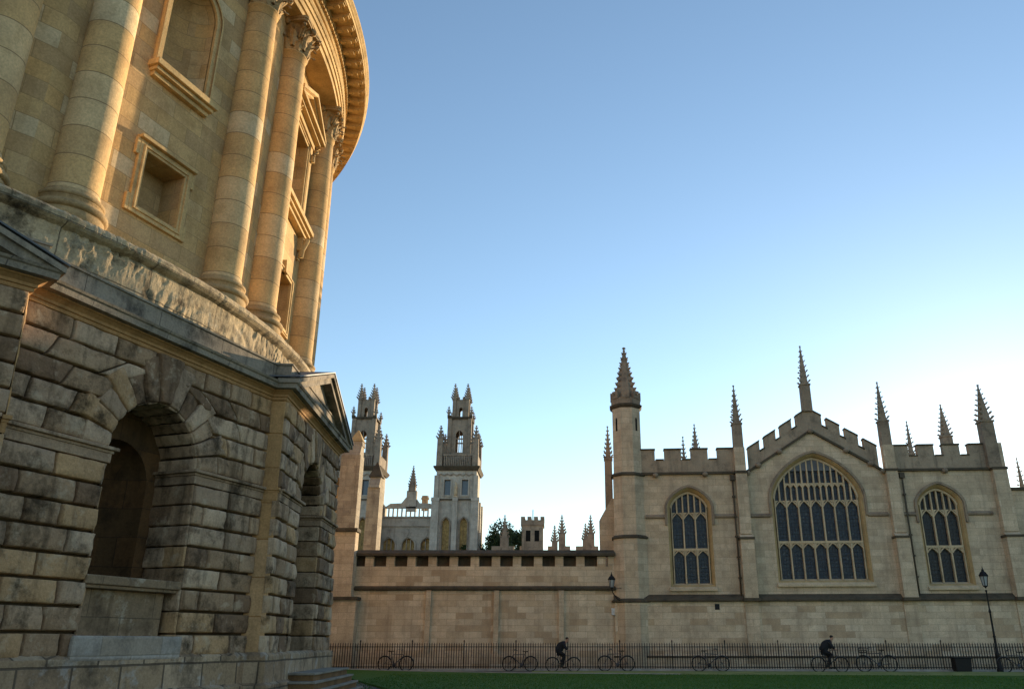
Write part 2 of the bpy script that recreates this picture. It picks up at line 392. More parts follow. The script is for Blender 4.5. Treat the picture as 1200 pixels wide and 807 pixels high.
def bx(z): return BT*(HC-z)
def arch_pts(hw, z0, zs, n=20, cx=0):
    return [(cx-hw,z0)]+[(cx-hw*math.cos(math.pi*i/n), zs+hw*math.sin(math.pi*i/n)) for i in range(n+1)]+[(cx+hw,z0)]
def rustic_bay(plane, W, hw, depth, seed, ke):
    """local frame: x outwards, y along the wall, z up. returns (blocks, backing)"""
    rnd = random.Random(seed); random.seed(seed)
    mb, bk = MB(), MB()
    X = lambda z: plane+bx(z)
    N = Vector((1,0,BT)).normalized()
    half = W/2
    r1 = hw+.78; rc = hw+.52
    def blk(t0,t1,z0,z1,t0b=None,t1b=None,proj=.08):
        j = .02
        t0b = t0 if t0b is None else t0b; t1b = t1 if t1b is None else t1b
        if t1-t0 < .12 and t1b-t0b < .12: return
        if t1-t0 < .06: t1 = t0+.06
        if t1b-t0b < .06: t1b = t0b+.06
        z0 += j; z1 -= j
        mb.pillow([(X(z0)-.06,t0+j,z0),(X(z0)-.06,t1-j,z0),(X(z1)-.06,t1b-j,z1),(X(z1)-.06,t0b+j,z1)], N, proj*rnd.uniform(.8,1.25)+.06, seed=rnd.uniform(0,50))
    def row(z0, z1, a0, a1, b0, b1, k):
        """blocks between a0..a1 at the bottom edge and b0..b1 at the top"""
        L = a1-a0; n = max(1, round(L/rnd.choice((.82,.9,.72))))
        cut = [i/n for i in range(n+1)]
        if k % 2 and n > 1:
            cut = [0]+[(i+.5)/n for i in range(n)]+[1]
        cut = [c if c in (0,1) else c+rnd.uniform(-.06,.06)/max(n,1) for c in cut]
        for c0, c1 in zip(cut[:-1], cut[1:]):
            blk(a0+(a1-a0)*c0, a0+(a1-a0)*c1, z0, z1, b0+(b1-b0)*c0, b0+(b1-b0)*c1)
    hh = .395; z = ZI-.27
    k = 0
    while z-hh > 1.0:
        h0 = half+bx(z-hh/2)*ke+(.05 if ke > 0 else .012); row(z-hh, z, -h0, -hw, -h0, -hw, k); row(z-hh, z, hw, h0, hw, h0, k); z -= hh; k += 1
    nrow = 5; hu = (HC-ZI)/nrow
    for i in range(nrow):
        z0, z1 = ZI+i*hu, ZI+(i+1)*hu
        c = lambda zz: math.sqrt(max(0, rc*rc-(zz-ZI)**2)); hf = half+bx((z0+z1)/2)*ke+.012
        if z0-ZI < rc-.12:
            a, b = c(z0), c(z1)
            row(z0, z1, -hf, -a, -hf, -max(b,.34), i); row(z0, z1, a, hf, max(b,.34), hf, i)
        else:
            row(z0, z1, -hf, -.34, -hf, -.34, i); row(z0, z1, .34, hf, .34, hf, i)
    # voussoirs and triple keystone
    nv = 13
    for i in range(nv):
        a0, a1 = math.pi*i/nv, math.pi*(i+1)/nv
        ro = r1
        key = i == nv//2
        ro = hw+(.56,.76)[i%2] if abs(i-nv//2) > 1 else r1+.12
        g_ = .008
        q = []
        for rr, aa in ((hw,a0+g_/hw),(ro,a0+g_/ro),(ro,a1-g_/ro),(hw,a1-g_/hw)):
            q.append((rr*math.cos(aa), ZI+rr*math.sin(aa)))
        if key:
            q = [(q[0][0],q[0][1]),(.33,HC-.01),(-.33,HC-.01),(q[3][0],q[3][1])]
        P = [(X(zz)-.06,t,zz) for t,zz in q]
        mb.pillow(P, N, .06+(.15 if key else (.075,.10)[i%2]), seed=i*3.1+seed, edge=.03)
        # intrados
        P = [(X(ZI)+.02,hw*math.cos(a0+.02),ZI+hw*math.sin(a0+.02)),(X(ZI)-depth,hw*math.cos(a0+.02),ZI+hw*math.sin(a0+.02)),(X(ZI)-depth,hw*math.cos(a1-.02),ZI+hw*math.sin(a1-.02)),(X(ZI)+.02,hw*math.cos(a1-.02),ZI+hw*math.sin(a1-.02))]
        am = (a0+a1)/2
        mb.pillow(P, Vector((0,-math.cos(am),-math.sin(am))), .035, seed=i*1.7)
    z = ZI-.27; k = 0
    while z-hh > 1.0:
        for sgn in (-1,1):
            n = 2 if k % 2 else 1
            if depth < .7: n = 1
            for q in range(n):
                x0, x1 = X(z)+.03-depth*q/n, X(z)-.0-depth*(q+1)/n
                mb.pillow([(x0,sgn*hw,z-hh+.011),(x1,sgn*hw,z-hh+.011),(x1,sgn*hw,z-.011),(x0,sgn*hw,z-.011)], Vector((0,-sgn,0)), .045, seed=k+sgn*7)
        z -= hh; k += 1
    # backing
    hole = arch_pts(hw+.012, 1.0, ZI)
    hb_ = half+bx(1.0)*ke; out = [(-hb_,1.0),(hb_,1.0),(half,HC),(-half,HC)]
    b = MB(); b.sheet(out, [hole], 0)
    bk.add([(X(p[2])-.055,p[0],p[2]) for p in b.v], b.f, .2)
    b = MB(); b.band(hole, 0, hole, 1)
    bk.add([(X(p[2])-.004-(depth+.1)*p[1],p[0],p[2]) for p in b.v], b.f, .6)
    # impost band
    ims = []
    for s0, s1 in ((-half,-hw-.001),(hw+.001,half)):
        im = MB(); ims.append(im)
        for (z0,z1,pr) in ((ZI-.27,ZI-.11,.075),(ZI-.11,ZI-.06,.10),(ZI-.06,ZI-.001,.16)):
            e0, e1 = (s0, s1+pr) if s0 < 0 else (s0-pr, s1)
            im.box(X(z0)-.05, X(z0)+pr, e0, e1, z0, z1)
            if s0 < 0: im.box(X(z0)-depth, X(z0)-.051, -hw-.02, -hw+pr, z0, z1)
            else: im.box(X(z0)-depth, X(z0)-.051, hw-pr, hw+.02, z0, z1)
    return mb, bk, ims

niche_w = 2*inner_t()
def share(lst, k, parent=rot):
    for o, a in lst:
        inst(o, parent, rz=a)
# --- lower niche bay
def half_dome(r, z0, zs, x, n=14, m=8):
    """vertical half-cylinder recess with quarter-sphere head, opening at x, going to -x"""
    mb = MB(); vs = []; rows = [(r,z0),(r,(z0+zs)/2)]+[(r*math.cos(math.pi/2*i/m), zs+r*math.sin(math.pi/2*i/m)) for i in range(m+1)]
    for rr, z in rows:
        for j in range(n+1):
            a = math.pi*j/n; vs.append((x-rr*math.sin(a), rr*math.cos(a), z))
    w_ = n+1
    mb.add(vs, [(i*w_+j,i*w_+j+1,(i+1)*w_+j+1,(i+1)*w_+j) for i in range(len(rows)-1) for j in range(n)], smooth=True)
    return mb
VIS = (-1, 0, 1)       # periods of 45 degrees that are detailed with blocks
def lower_niche(q):
    rz = PHI+q*R(45)
    if q == 0 or q == 1 or q == -1:
        mb, bk, im = rustic_bay(A, niche_w, 1.07, .95, 11+q, -.66)
        mb.build('rusticated_wall', M['rustic'], rot, rz=rz)
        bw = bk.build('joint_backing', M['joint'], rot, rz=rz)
        [i_.build('impost_band', M['rustic'], rot, rz=rz, bevel=.012) for i_ in im]
        # back of the recess, with an inner niche
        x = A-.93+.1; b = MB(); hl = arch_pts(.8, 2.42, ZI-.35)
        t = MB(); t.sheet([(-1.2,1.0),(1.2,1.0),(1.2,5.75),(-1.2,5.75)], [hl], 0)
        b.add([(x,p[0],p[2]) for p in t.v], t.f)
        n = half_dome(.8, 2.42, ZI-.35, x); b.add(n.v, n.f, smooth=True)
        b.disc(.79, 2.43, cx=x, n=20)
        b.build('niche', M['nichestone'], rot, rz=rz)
        p = MB(); x1 = A+bx(1.5)
        p.box(x, x1-.22, -.90, .90, 1.46, 2.24); p.box(x, x1-.05, -1.03, 1.03, 2.24, 2.30); p.box(x, x1-.0, -1.06, 1.06, 2.30, 2.45)
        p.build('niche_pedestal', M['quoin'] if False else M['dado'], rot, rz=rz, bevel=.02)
        p = MB(); p.box(x, x1+.16, -1.22, 1.12, 1.1, 1.49); p.build('pedestal_foot', M['plinth'], rot, rz=rz, bevel=.04)
    else:
        b = MB(); h = niche_w/2; b.add([(A+bx(1),-h,1),(A+bx(1),h,1),(A,h,HC),(A,-h,HC)], [(0,1,2,3)]); b.build('plain_wall', M['rustic'], rot, rz=rz)
def lower_portico(q):
    rz = PHI+R(22.5)+q*R(45); P = A+E_
    if q in (-1, 0):
        mb, bk, im = rustic_bay(P, WP, 1.18, 2.0, 41+q, 1.)
        mb.build('rusticated_wall', M['rustic'], rot, rz=rz)
        bk.build('joint_backing', M['joint'], rot, rz=rz)
        [i_.build('impost_band', M['rustic'], rot, rz=rz, bevel=.012) for i_ in im]
        # smooth returns of the projecting bay
        random.seed(5)
        for sgn in (-1,1):
            z = 1.1; rt = MB()
            for j in range(7):
                z1 = z+(HC-1.1)/7
                f0, f1 = WP/2+bx(z), WP/2+bx(z1)
                rt.pillow([(P+bx(z)+.03,sgn*f0,z+.006),(P-.62,sgn*f0,z+.006),(P-.62,sgn*f1,z1-.006),(P+bx(z1)+.03,sgn*f1,z1-.006)], Vector((0,sgn,0)), .02, rough=.004, seed=j)
                z = z1
            rt.build('bay_return', M['quoin'], rot, rz=rz)
        for sgn in (-1,1):
            rb = MB(); rb.add([(P+bx(1),sgn*(WP/2+bx(1)),1),(P-.7,sgn*(WP/2+bx(1)),1),(P-.7,sgn*WP/2,HC),(P,sgn*WP/2,HC)], [(0,1,2,3)])
            for (z0,z1,pr) in ((ZI-.27,ZI-.11,.03),(ZI-.11,ZI-.06,.05),(ZI-.06,ZI-.001,.08)):
                f = WP/2+bx(z0); y0, y1 = sorted((sgn*(f-.05), sgn*(f+pr)))
                rb.box(P-.5, P+bx(z0)+pr, y0, y1, z0, z1)
            rb.build('return_backing', M['quoin'], rot, rz=rz)
        d = MB(); d.add([(P-1.85,-1.3,.7),(P-1.85,1.3,.7),(P-1.85,1.3,5.9),(P-1.85,-1.3,5.9)], [(0,1,2,3)])
        for t in (-1.1,-.37,.37,1.1): d.box(P-1.85,P-1.78,t-.05,t+.05,.72,5.8)
        for z in (.8,2.0,3.2,4.5): d.box(P-1.85,P-1.785,-1.2,1.2,z,z+.1)
        d.build('portico_door', M['wood'], rot, rz=rz)
    else:
        b = MB(); h = WP/2; b.add([(P+bx(1),-h,1),(P+bx(1),h,1),(P,h,HC),(P,-h,HC)], [(0,1,2,3)]); b.build('plain_wall', M['rustic'], rot, rz=rz)
    # pediment
    zb, za, hw, fr = 6.99, 8.2, WP/2+.36, P+.38
    t = MB(); t.prism([(-hw+.3,zb),(hw-.3,zb),(0,za-.14)], lambda a_,b_,d_: (d_,a_,b_), P-.3, P+.07)
    o = t.build('tympanum', M['cornice'], rot, rz=rz)
    r_ = MB()
    for sgn in (-1,1):
        for off, th, pr in ((0,.10,.0),(-.10,.16,-.07),(-.26,.09,-.32)):
            sl_ = (za-zb)/hw
            L = [(sgn*hw, zb+off+.02),(0, za+off+.02),(0, za+off-th+.02),(sgn*hw, zb+off-th+.02)]
            if off == -.26: L = [(sgn*(hw-.42), zb+off+.02+.42*sl_),(0, za+off+.02),(0, za+off-th+.02),(sgn*(hw-.42), zb+off-th+.02+.42*sl_)]
            if off == -.10: L = [(sgn*(hw-.10), zb+off+.02+.10*sl_),(0, za+off+.02),(0, za+off-th+.02),(sgn*(hw-.3), zb+off-th+.02+.3*sl_)]
            r_.prism(L, lambda a_,b_,d_: (d_,a_,b_), P-.1, fr+pr)
    r_.build('raking_cornice', M['cornice'], rot, rz=rz)
    rf = MB()
    for sgn in (-1,1):
        rf.add([(fr+.02,sgn*(hw+.03),zb+.045),(fr+.02,0,za+.045),(14.9,0,za+.045),(14.9,sgn*(hw+.03),zb+.045),
                (fr+.02,sgn*(hw+.03),zb+.075),(fr+.02,0,za+.08),(14.9,0,za+.08),(14.9,sgn*(hw+.03),zb+.075)],
               [(0,1,2,3),(4,5,6,7),(0,1,5,4),(0,3,7,4)])
    rf.build('pediment_roof', M['lead'], rot, rz=rz)
for q in range(-3,5): lower_niche(q); lower_portico(q)

# --- eroded pedestal ring under the columns
def pedestal():
    mb = MB(); n = 1300; a0, a1 = PHI-R(75), PHI+R(95)
    prof = [(15.28,7.2),(15.38,7.22),(15.38,7.4)]+[(15.27,7.42+.0)]+[(15.27,7.42+i*.045) for i in range(1,20)]+[(15.36,8.32),(15.42,8.37),(15.42,8.48),(15.34,8.56),(14.0,8.6)]
    vs = []
    for i, (r_, z) in enumerate(prof):
        for j in range(n+1):
            a = a0+(a1-a0)*j/n
            x, y = math.cos(a)*r_, math.sin(a)*r_
            d = 0
            if r_ > 15:
                am = .45 if z > 8.3 or z < 7.41 else 1.
                f = noise.fractal(Vector((x*5,y*5,z*2.2)), .9, 2.1, 5)
                ms = max(0, noise.noise(Vector((x*.55,y*.55,z*.8)))+.18)
                d = .75*am*(f*.045*(.35+ms*1.6) - max(0, noise.noise(Vector((x*10,y*10,z*5)))-.0)*.22*ms - max(0, noise.noise(Vector((x*2.6+4,y*2.6,z*3.2)))-.25)*.12)
            r2 = r_+d
            vs.append((math.cos(a)*r2, math.sin(a)*r2, z+d*.25))
    m = n+1
    mb.add(vs, [(i*m+j,i*m+j+1,(i+1)*m+j+1,(i+1)*m+j) for i in range(len(prof)-1) for j in range(n)], smooth=False)
    mb.lathe([(15.28,7.2),(15.38,7.4),(15.27,7.42),(15.27,8.32),(15.42,8.4),(15.34,8.56),(14.0,8.6)], a0=a1, a1=a0+2*math.pi, n=80)
    return mb
pedestal().build('pedestal_ring', M['eroded'], rot, uv=15.3)

# --- columns
RC, DA = 14.707, R(3.45)
HB, HT, ZT = 9.2, 16.95, 18.0
def make_column():
    prof = [(.475,HB),(.468,HB+.05),(.452,HB+.12)]
    for i in range(1,15):
        t = i/14; prof.append((.452-.062*(max(0,t-.15)/.85)**1.6, HB+.12+(HT-HB-.12)*t))
    # slightly raised drum joints
    p2 = []
    for r_, z in prof: p2.append((r_,z))
    p2 += [(.425,HT+.02),(.43,HT+.05),(.425,HT+.08),(.39,HT+.1)]
    mb = MB(); mb.lathe(p2, n=40)
    shaft = mb.build('column', M['col'], rot, uv=.45)
    b = MB(); b.lathe([(.60,8.56),(.62,8.60),(.62,8.72),(.60,8.74)], n=40)
    pr = [(.60,8.74)]
    for i in range(9): a = -math.pi/2+math.pi*i/8; pr.append((.60+.075*math.cos(a), 8.815+.07*math.sin(a)))
    pr += [(.56,8.90),(.545,8.94),(.55,8.985),(.565,9.0)]
    for i in range(7): a = -math.pi/2+math.pi*i/6; pr.append((.535+.05*math.cos(a), 9.055+.05*math.sin(a)))
    pr += [(.50,9.12),(.495,9.17),(.475,9.2)]
    b.lathe(pr, n=40); b.build('column_base', M['carved'], shaft, uv=.5)
    c = MB(); c.lathe([(.38,HT+.08),(.385,17.3),(.42,17.6),(.50,17.84),(.52,17.86)], n=24)
    def leaf(ang, zb, h, r0, wd, curl):
        n = 9; vs = []
        for i in range(n+1):
            t = i/n
            z = zb+h*min(1, t*1.12) - (max(0,t-.8)*h*.9)
            rr = r0 + .05*math.sin(t*math.pi*.5) + curl*max(0,t-.5)**1.4*3.2
            wl = wd*(math.sin(math.pi*min(1,.22+.86*t))**.7)*(1+.22*math.cos(i*math.pi))
            if i == n: wl = wd*.25
            for s_ in (-1,-.5,0,.5,1):
                a = ang+s_*wl/rr; r_ = rr+.045*(1-abs(s_))*1 - .02*abs(s_)
                vs.append((r_*math.cos(a), r_*math.sin(a), z-.04*abs(s_)))
        c.add(vs, [(i*5+j,i*5+j+1,(i+1)*5+j+1,(i+1)*5+j) for i in range(n) for j in range(4)])
    for k_ in range(8): leaf(k_*math.pi/4, HT+.08, .36, .41, .14, .16)
    for k_ in range(8): leaf((k_+.5)*math.pi/4, HT+.2, .52, .42, .13, .17)
    for k_ in range(8): leaf(k_*math.pi/4+.2, HT+.45, .36, .44, .09, .2)
    for k_ in range(4):
        a = math.pi/4+k_*math.pi/2
        for s_ in (-1,1):
            pts = []
            for i in range(15):
                t = i/14
                if t < .5: rr = .44+.34*t*1.2; z = 17.45+.7*t; 
                else:
                    th = (t-.5)*2*math.pi*1.6; q = .085*(1-(t-.5)*1.3)
                    rr = .645+q*math.sin(th)*1.0; z = 17.74+q*math.cos(th)
                pts.append((rr*math.cos(a+s_*.07*(1-t)), rr*math.sin(a+s_*.07*(1-t)), z))
            c.tube(pts, .034, 5)
        a2 = k_*math.pi/2; c.lathe([(0,17.78),(.07,17.8),(.09,17.88),(.06,17.96),(0,17.99)], cx=.56*math.cos(a2), cy=.56*math.sin(a2), n=8)
    # abacus with concave sides
    ab = []
    for k_ in range(4):
        a = math.pi/4+k_*math.pi/2
        for da in (-.07,.07): ab.append((.76*math.cos(a+da), .76*math.sin(a+da)))
        for i in range(1,6):
            t = i/6; aa = a+.07+(math.pi/2-.14)*t; rr = .76-.22*math.sin(math.pi*t); ab.append((rr*math.cos(aa), rr*math.sin(aa)))
    c.prism(ab, lambda a_,b_,d_: (a_,b_,d_), 17.86, 17.93); c.prism([(x*1.04,y*1.04) for x,y in ab], lambda a_,b_,d_: (a_,b_,d_), 17.93, 18.0)
    c.build('capital', M['carved'], shaft)
    return shaft
col0 = make_column(); first = True
for kk in range(-8,8):
    for s_ in (-1,1):
        a = PHI+R(11.25)+kk*R(22.5)+s_*DA
        loc = (RC*math.cos(a), RC*math.sin(a), 0); rz = a+kk*.7
        if first: col0.location = loc; col0.rotation_euler.z = a; first = False; continue
        c_ = inst(col0, rot, loc, rz)
        for ch in kids(c_):
            if ch.name.startswith('capital'): ch.rotation_euler.z = a-rz

# --- drum bays
AD = 14.45; HWD = AD*math.tan(R(11.25))
def mapx(mb, x0, t): # put a sheet drawn in (y,z) with depth d in its Y slot onto the wall
    mb.add([(x0-p[1], p[0], p[2]) for p in t.v], t.f)
def rect(hw, z0, z1): return [(-hw,z0),(hw,z0),(hw,z1),(-hw,z1)]
def bxs(mb, x0, x1, y0, y1, z0, z1): mb.box(x0, x1, y0, y1, z0, z1)
def frame(mb, hw, z0, z1, wd, x0, x1, ear=0):
    for y0,y1,a_,b_ in ((-hw-wd,-hw,z0-wd,z1+wd),(hw,hw+wd,z0-wd,z1+wd)): mb.box(x0,x1,y0,y1,a_,b_)
    mb.box(x0,x1,-hw+.001,hw-.001,z1,z1+wd); mb.box(x0,x1,-hw+.001,hw-.001,z0-wd,z0)
    if ear:
        for zc in (z0-wd, z1+wd-.38):
            for s_ in (-1,1):
                y0,y1 = sorted((s_*(hw+wd+.001), s_*(hw+wd+ear))); mb.box(x0,x1-.004,y0,y1,zc,zc+.38)
def niche_bay():
    wl = MB(); t = MB(); sq = rect(.54,9.86,11.16); ar = arch_pts(.67,13.3,15.5)
    t.sheet([(-HWD,8.55),(HWD,8.55),(HWD,18.05),(-HWD,18.05)], [sq, ar], 0); t.band(sq, 0, sq, .55); t.sheet(sq, [], .55); mapx(wl, AD, t)
    n = half_dome(.67,13.3,15.5,AD-.02); wl.add(n.v, n.f, smooth=True); hd_ = [(AD-.02-.66*math.sin(math.pi*i/16), .66*math.cos(math.pi*i/16), 13.31) for i in range(17)]; wl.add(hd_, [tuple(range(17))])
    f = MB(); frame(f, .54, 9.86, 11.16, .2, AD-.02, AD+.07, .09); frame(f, .6, 9.8, 11.22, .05, AD-.02, AD+.10)
    f.box(AD-.02, AD+.16, -.80,.80, 11.36, 11.44)
    s_ = MB(); s_.box(AD-.1, AD+.30, -.92,.92,13.13,13.28); s_.box(AD-.1, AD+.22, -.86,.86,13.04,13.129); s_.box(AD-.1,AD+.12,-.82,.82,12.93,13.039)
    a_ = MB(); L = arch_pts(.67,13.3,15.5,24); L2 = arch_pts(.83,13.3,15.5,24); L3 = arch_pts(.78,13.3,15.5,24)
    t = MB(); t.band(L,0,L2,0,closed=False); t.band(L,-.07,L2,-.07,closed=False); t.band(L,-.07,L,0,closed=False); t.band(L2,-.07,L2,0,closed=False)
    t.band(L2,-.07,L3,-.12,closed=False); t.band(L2,-.12,L3,-.12,closed=False); mapx(a_, AD, t)
    return wl, f, s_, a_
def window_bay():
    wl = MB(); t = MB(); lo = rect(.78,9.75,11.2); up = rect(.78,13.3,15.9)
    t.sheet([(-HWD,8.55),(HWD,8.55),(HWD,18.05),(-HWD,18.05)], [lo, up], 0); t.band(lo,0,lo,.55); t.band(up,0,up,.55); mapx(wl, AD, t)
    gl = MB(); x = AD-.5
    gl.add([(x,-.78,9.75),(x,.78,9.75),(x,.78,11.2),(x,-.78,11.2)], [(0,1,2,3)]); gl.add([(x,-.78,13.3),(x,.78,13.3),(x,.78,15.9),(x,-.78,15.9)], [(0,1,2,3)])
    br = MB()
    for z0,z1 in ((9.75,11.2),(13.3,15.9)):
        for y in (-.76,-.26,.26,.76): br.box(x,x+.06,y-.025,y+.025,z0,z1)
        for i in range(6 if z1 > 12 else 4):
            z = z0+(z1-z0)*i/(5 if z1 > 12 else 3); br.box(x,x+.055,-.78,.78,z-.02,z+.02)
    f = MB(); frame(f,.78,9.75,11.2,.17,AD-.02,AD+.08,.1); frame(f,.86,9.67,11.28,.05,AD-.02,AD+.11)
    f.prism([(-.12,11.2),(.12,11.2),(.17,11.55),(-.17,11.55)], lambda a_,b_,d_: (d_,a_,b_), AD, AD+.15)
    f2 = MB(); frame(f2,.78,13.3,15.9,.17,AD-.02,AD+.08); frame(f2,.86,13.3,15.98,.05,AD-.02,AD+.115)
    s_ = MB(); s_.box(AD-.1,AD+.36,-1.5,1.5,13.12,13.26); s_.box(AD-.1,AD+.28,-1.42,1.42,13.03,13.119); s_.box(AD-.1,AD+.2,-1.38,1.38,12.93,13.029)
    for y in (-1.2,1.2):
        s_.tube([(AD+.05,y,12.2),(AD+.12,y,12.3),(AD+.14,y,12.55),(AD+.22,y,12.75),(AD+.27,y,12.9)], .09, 8)
        s_.box(AD-.05,AD+.16,y-.1,y+.1,12.5,12.929)
    p = MB()
    for y in (-1.12,1.12):
        p.box(AD-.05,AD+.1,y-.11,y+.11,13.3,16.1)
        p.tube([(AD+.06,y,15.5),(AD+.16,y,15.58),(AD+.14,y,15.8),(AD+.26,y,15.98),(AD+.3,y,16.08)], .085, 8)
    p.box(AD-.05,AD+.14,-1.25,1.25,16.1,16.28); p.box(AD-.05,AD+.30,-1.33,1.33,16.281,16.36); p.box(AD-.05,AD+.42,-1.45,1.45,16.361,16.47)
    p.prism([(-1.3,16.47),(1.3,16.47),(0,17.12)], lambda a_,b_,d_: (d_,a_,b_), AD-.05, AD+.14)
    for s2 in (-1,1):
        p.prism([(s2*1.47,16.472),(0,17.2),(0,17.32),(s2*1.47,16.6)], lambda a_,b_,d_: (d_,a_,b_), AD-.05, AD+.43)
        p.prism([(s2*1.3,16.474),(0,17.12),(0,17.2),(s2*1.46,16.474)], lambda a_,b_,d_: (d_,a_,b_), AD-.05, AD+.31)
    return wl, gl, br, f, f2, s_, p
nb = niche_bay(); nb_o = []
rz0 = PHI
for mb, nm, mt, bv in zip(nb, ('drum_wall','panel_frame','niche_sill','niche_surround'), ('drum','entab','entab','entab'), (0,.012,.012,0)):
    nb_o.append(mb.build(nm, M[mt], rot, rz=rz0, bevel=bv))
wb = window_bay(); wb_o = []
for mb, nm, mt, bv in zip(wb, ('drum_wall','window_pane','window_bars','window_frame','window_frame','window_sill','window_pediment'), ('drum','plainglass','trim','entab','entab','entab','entab'), (0,0,0,.012,.012,.012,.01)):
    wb_o.append(mb.build(nm, M[mt], rot, rz=rz0+R(22.5), bevel=bv))
for q in range(1,8):
    for o in (nb_o if abs((q+4) % 8-4) < 3 else nb_o[:1]): inst(o, rot, rz=rz0+q*R(45))
    for o in (wb_o if abs((q+4) % 8-4) < 3 else wb_o[:2]): inst(o, rot, rz=rz0+R(22.5)+q*R(45))

# --- main entablature
en = MB()
en.lathe([(14.3,18.0),(15.16,18.0),(15.16,18.18),(15.21,18.185),(15.21,18.38),(15.25,18.385),(15.25,18.54),(15.29,18.56),(15.32,18.62),(15.32,18.65),(15.16,18.66),(15.16,19.0),(15.22,19.02),(15.26,19.08),(15.27,19.10),
          (15.27,19.22),(15.36,19.24),(15.36,19.42),(15.93,19.43),(15.93,19.56),(15.96,19.58),(15.98,19.62),(16.03,19.68),(16.04,19.73),(15.2,19.86),(15.0,19.87)], n=256, smooth=False)
en.build('entablature', M['entab'], rot, uv=15.2)
dt = MB()
def ringbox(mb, a, r0, r1, hw, z0, z1):
    c_, s_ = math.cos(a), math.sin(a)
    P = lambda r_, t, z: (r_*c_-t*s_, r_*s_+t*c_, z)
    mb.add([P(r0,-hw,z0),P(r1,-hw,z0),P(r1,hw,z0),P(r0,hw,z0),P(r0,-hw,z1),P(r1,-hw,z1),P(r1,hw,z1),P(r0,hw,z1)], [(0,3,2,1),(4,5,6,7),(0,1,5,4),(1,2,6,5),(2,3,7,6),(3,0,4,7)])
ND = 608
for i in range(ND): ringbox(dt, 2*math.pi*i/ND, 15.25, 15.345, .05, 19.105, 19.215)
for i in range(ND): ringbox(dt, 2*math.pi*i/ND, 15.23, 15.285, .03, 18.545, 18.60)
dt.build('dentils', M['entab'], rot)
md = MB(); NM = 192
for i in range(NM):
    a = 2*math.pi*(i+.5)/NM
    ringbox(md, a, 15.34, 15.86, .075, 19.32, 19.425); ringbox(md, a, 15.34, 15.72, .07, 19.27, 19.319); ringbox(md, a, 15.34, 15.55, .06, 19.245, 19.269)
    ringbox(md, a, 15.8, 15.9, .095, 19.38, 19.428)
    ringbox(md, a+math.pi/NM, 15.5, 15.75, .07, 19.39, 19.431)
md.build('modillions', M['entab'], rot)
bl = MB(); bl.lathe([(15.05,19.8),(15.05,20.6),(15.12,20.62),(15.12,20.75),(14.7,20.8)], n=96, smooth=False); bl.disc(14.7, 20.79, n=96)  # the flat disc is an unseen cap, added for the light
bl.build('roof_parapet', M['entab'], rot, uv=15)

# --- entrance steps
st = thing('entrance_steps', 'worn stone steps rising to the arched side door of the round library', 'steps', (CX,CY,0), PHI+R(22.5))
PF = A+E_+.2
tr, rs = MB(), MB()
for i in range(4):
    z1 = .745-.17*i; o = .30*i
    rs.box(PF-1.3 if i == 0 else PF-.02, PF+.70+o*.3, -1.45-o, 2.6+o, 0, z1-.05)
    tr.box(PF-1.3 if i == 0 else PF-.02, PF+.74+o*.3, -1.49-o, 2.64+o, z1-.05+.001, z1)
rs.build('riser', M['step'], st); tr.build('tread', M['stepcap'], st, bevel=.012)

# ------------------------------------------------------------------ gothic helpers
def garch(cx, hw, z0, zs, rise, n=22, p=1.45, q=.58):
    """four-centred arch outline starting bottom left"""
    L = [(cx-hw, z0)]
    for i in range(n+1):
        u = math.cos(math.pi*i/n); x = -u
        L.append((cx+hw*x, zs+rise*max(0, 1-abs(x)**p)**q))
    L.append((cx+hw, z0)); return L
def gz(x, cx, hw, zs, rise, p=1.45, q=.58):
    d = abs(x-cx)/hw; return zs+rise*max(0, 1-d**p)**q if d < 1 else zs
def crocket_spire(mb, cx, cy, z0, z1, r, rows=7, n=8, ph=None, cs=1.):
    ph = math.pi/n if ph is None else ph
    mb.lathe([(r*1.25,z0-.08*cs),(r*1.3,z0),(r,z0+.05),(.03,z1-.12)], cx, cy, n=n, smooth=False, phase=ph)
    H = z1-z0
    for i in range(rows):
        t = (i+.35)/rows; z = z0+H*t*.93; rr = r*(1-t)+.03; s_ = (.12*(1-t)+.075)*cs
        for k_ in range(4):
            a = k_*math.pi/2+math.pi/4
            x, y = cx+math.cos(a)*(rr+s_*.5), cy+math.sin(a)*(rr+s_*.5)
            mb.add([(x-math.cos(a)*s_,y-math.sin(a)*s_,z-s_*.5),(x+math.sin(a)*s_*.45,y-math.cos(a)*s_*.45,z),(x+math.cos(a)*s_*.9,y+math.sin(a)*s_*.9,z+s_*.5),(x-math.sin(a)*s_*.45,y+math.cos(a)*s_*.45,z),(x,y,z+s_*.7),(x,y,z-s_*.35)],
                   [(0,1,4),(1,2,4),(2,3,4),(3,0,4),(1,0,5),(2,1,5),(3,2,5),(0,3,5)])
    mb.lathe([(.02,z1-.2*cs),(.07*cs,z1-.17*cs),(.025,z1-.12*cs),(.09*cs,z1-.07*cs),(.05*cs,z1-.02*cs),(0,z1)], cx, cy, n=6, smooth=False)
def pinnacle(parent, cx, cy, z0, zs, z1, hw, m='pin', rows=7, name='pinnacle', gables=True):
    p = MB(); p.taper(cx, cy, z0, zs, hw, hw, hw*.96, hw*.96)
    if gables:
        p.box(cx-hw*1.12,cx+hw*1.12,cy-hw*1.12,cy+hw*1.12,zs-.09,zs)
    crocket_spire(p, cx, cy, zs+.03, z1, hw*.98, rows, 4 if hw < .3 else 8, math.pi/4 if hw < .3 else None, cs=max(.8,hw*3))
    return p.build(name, M[m], parent)
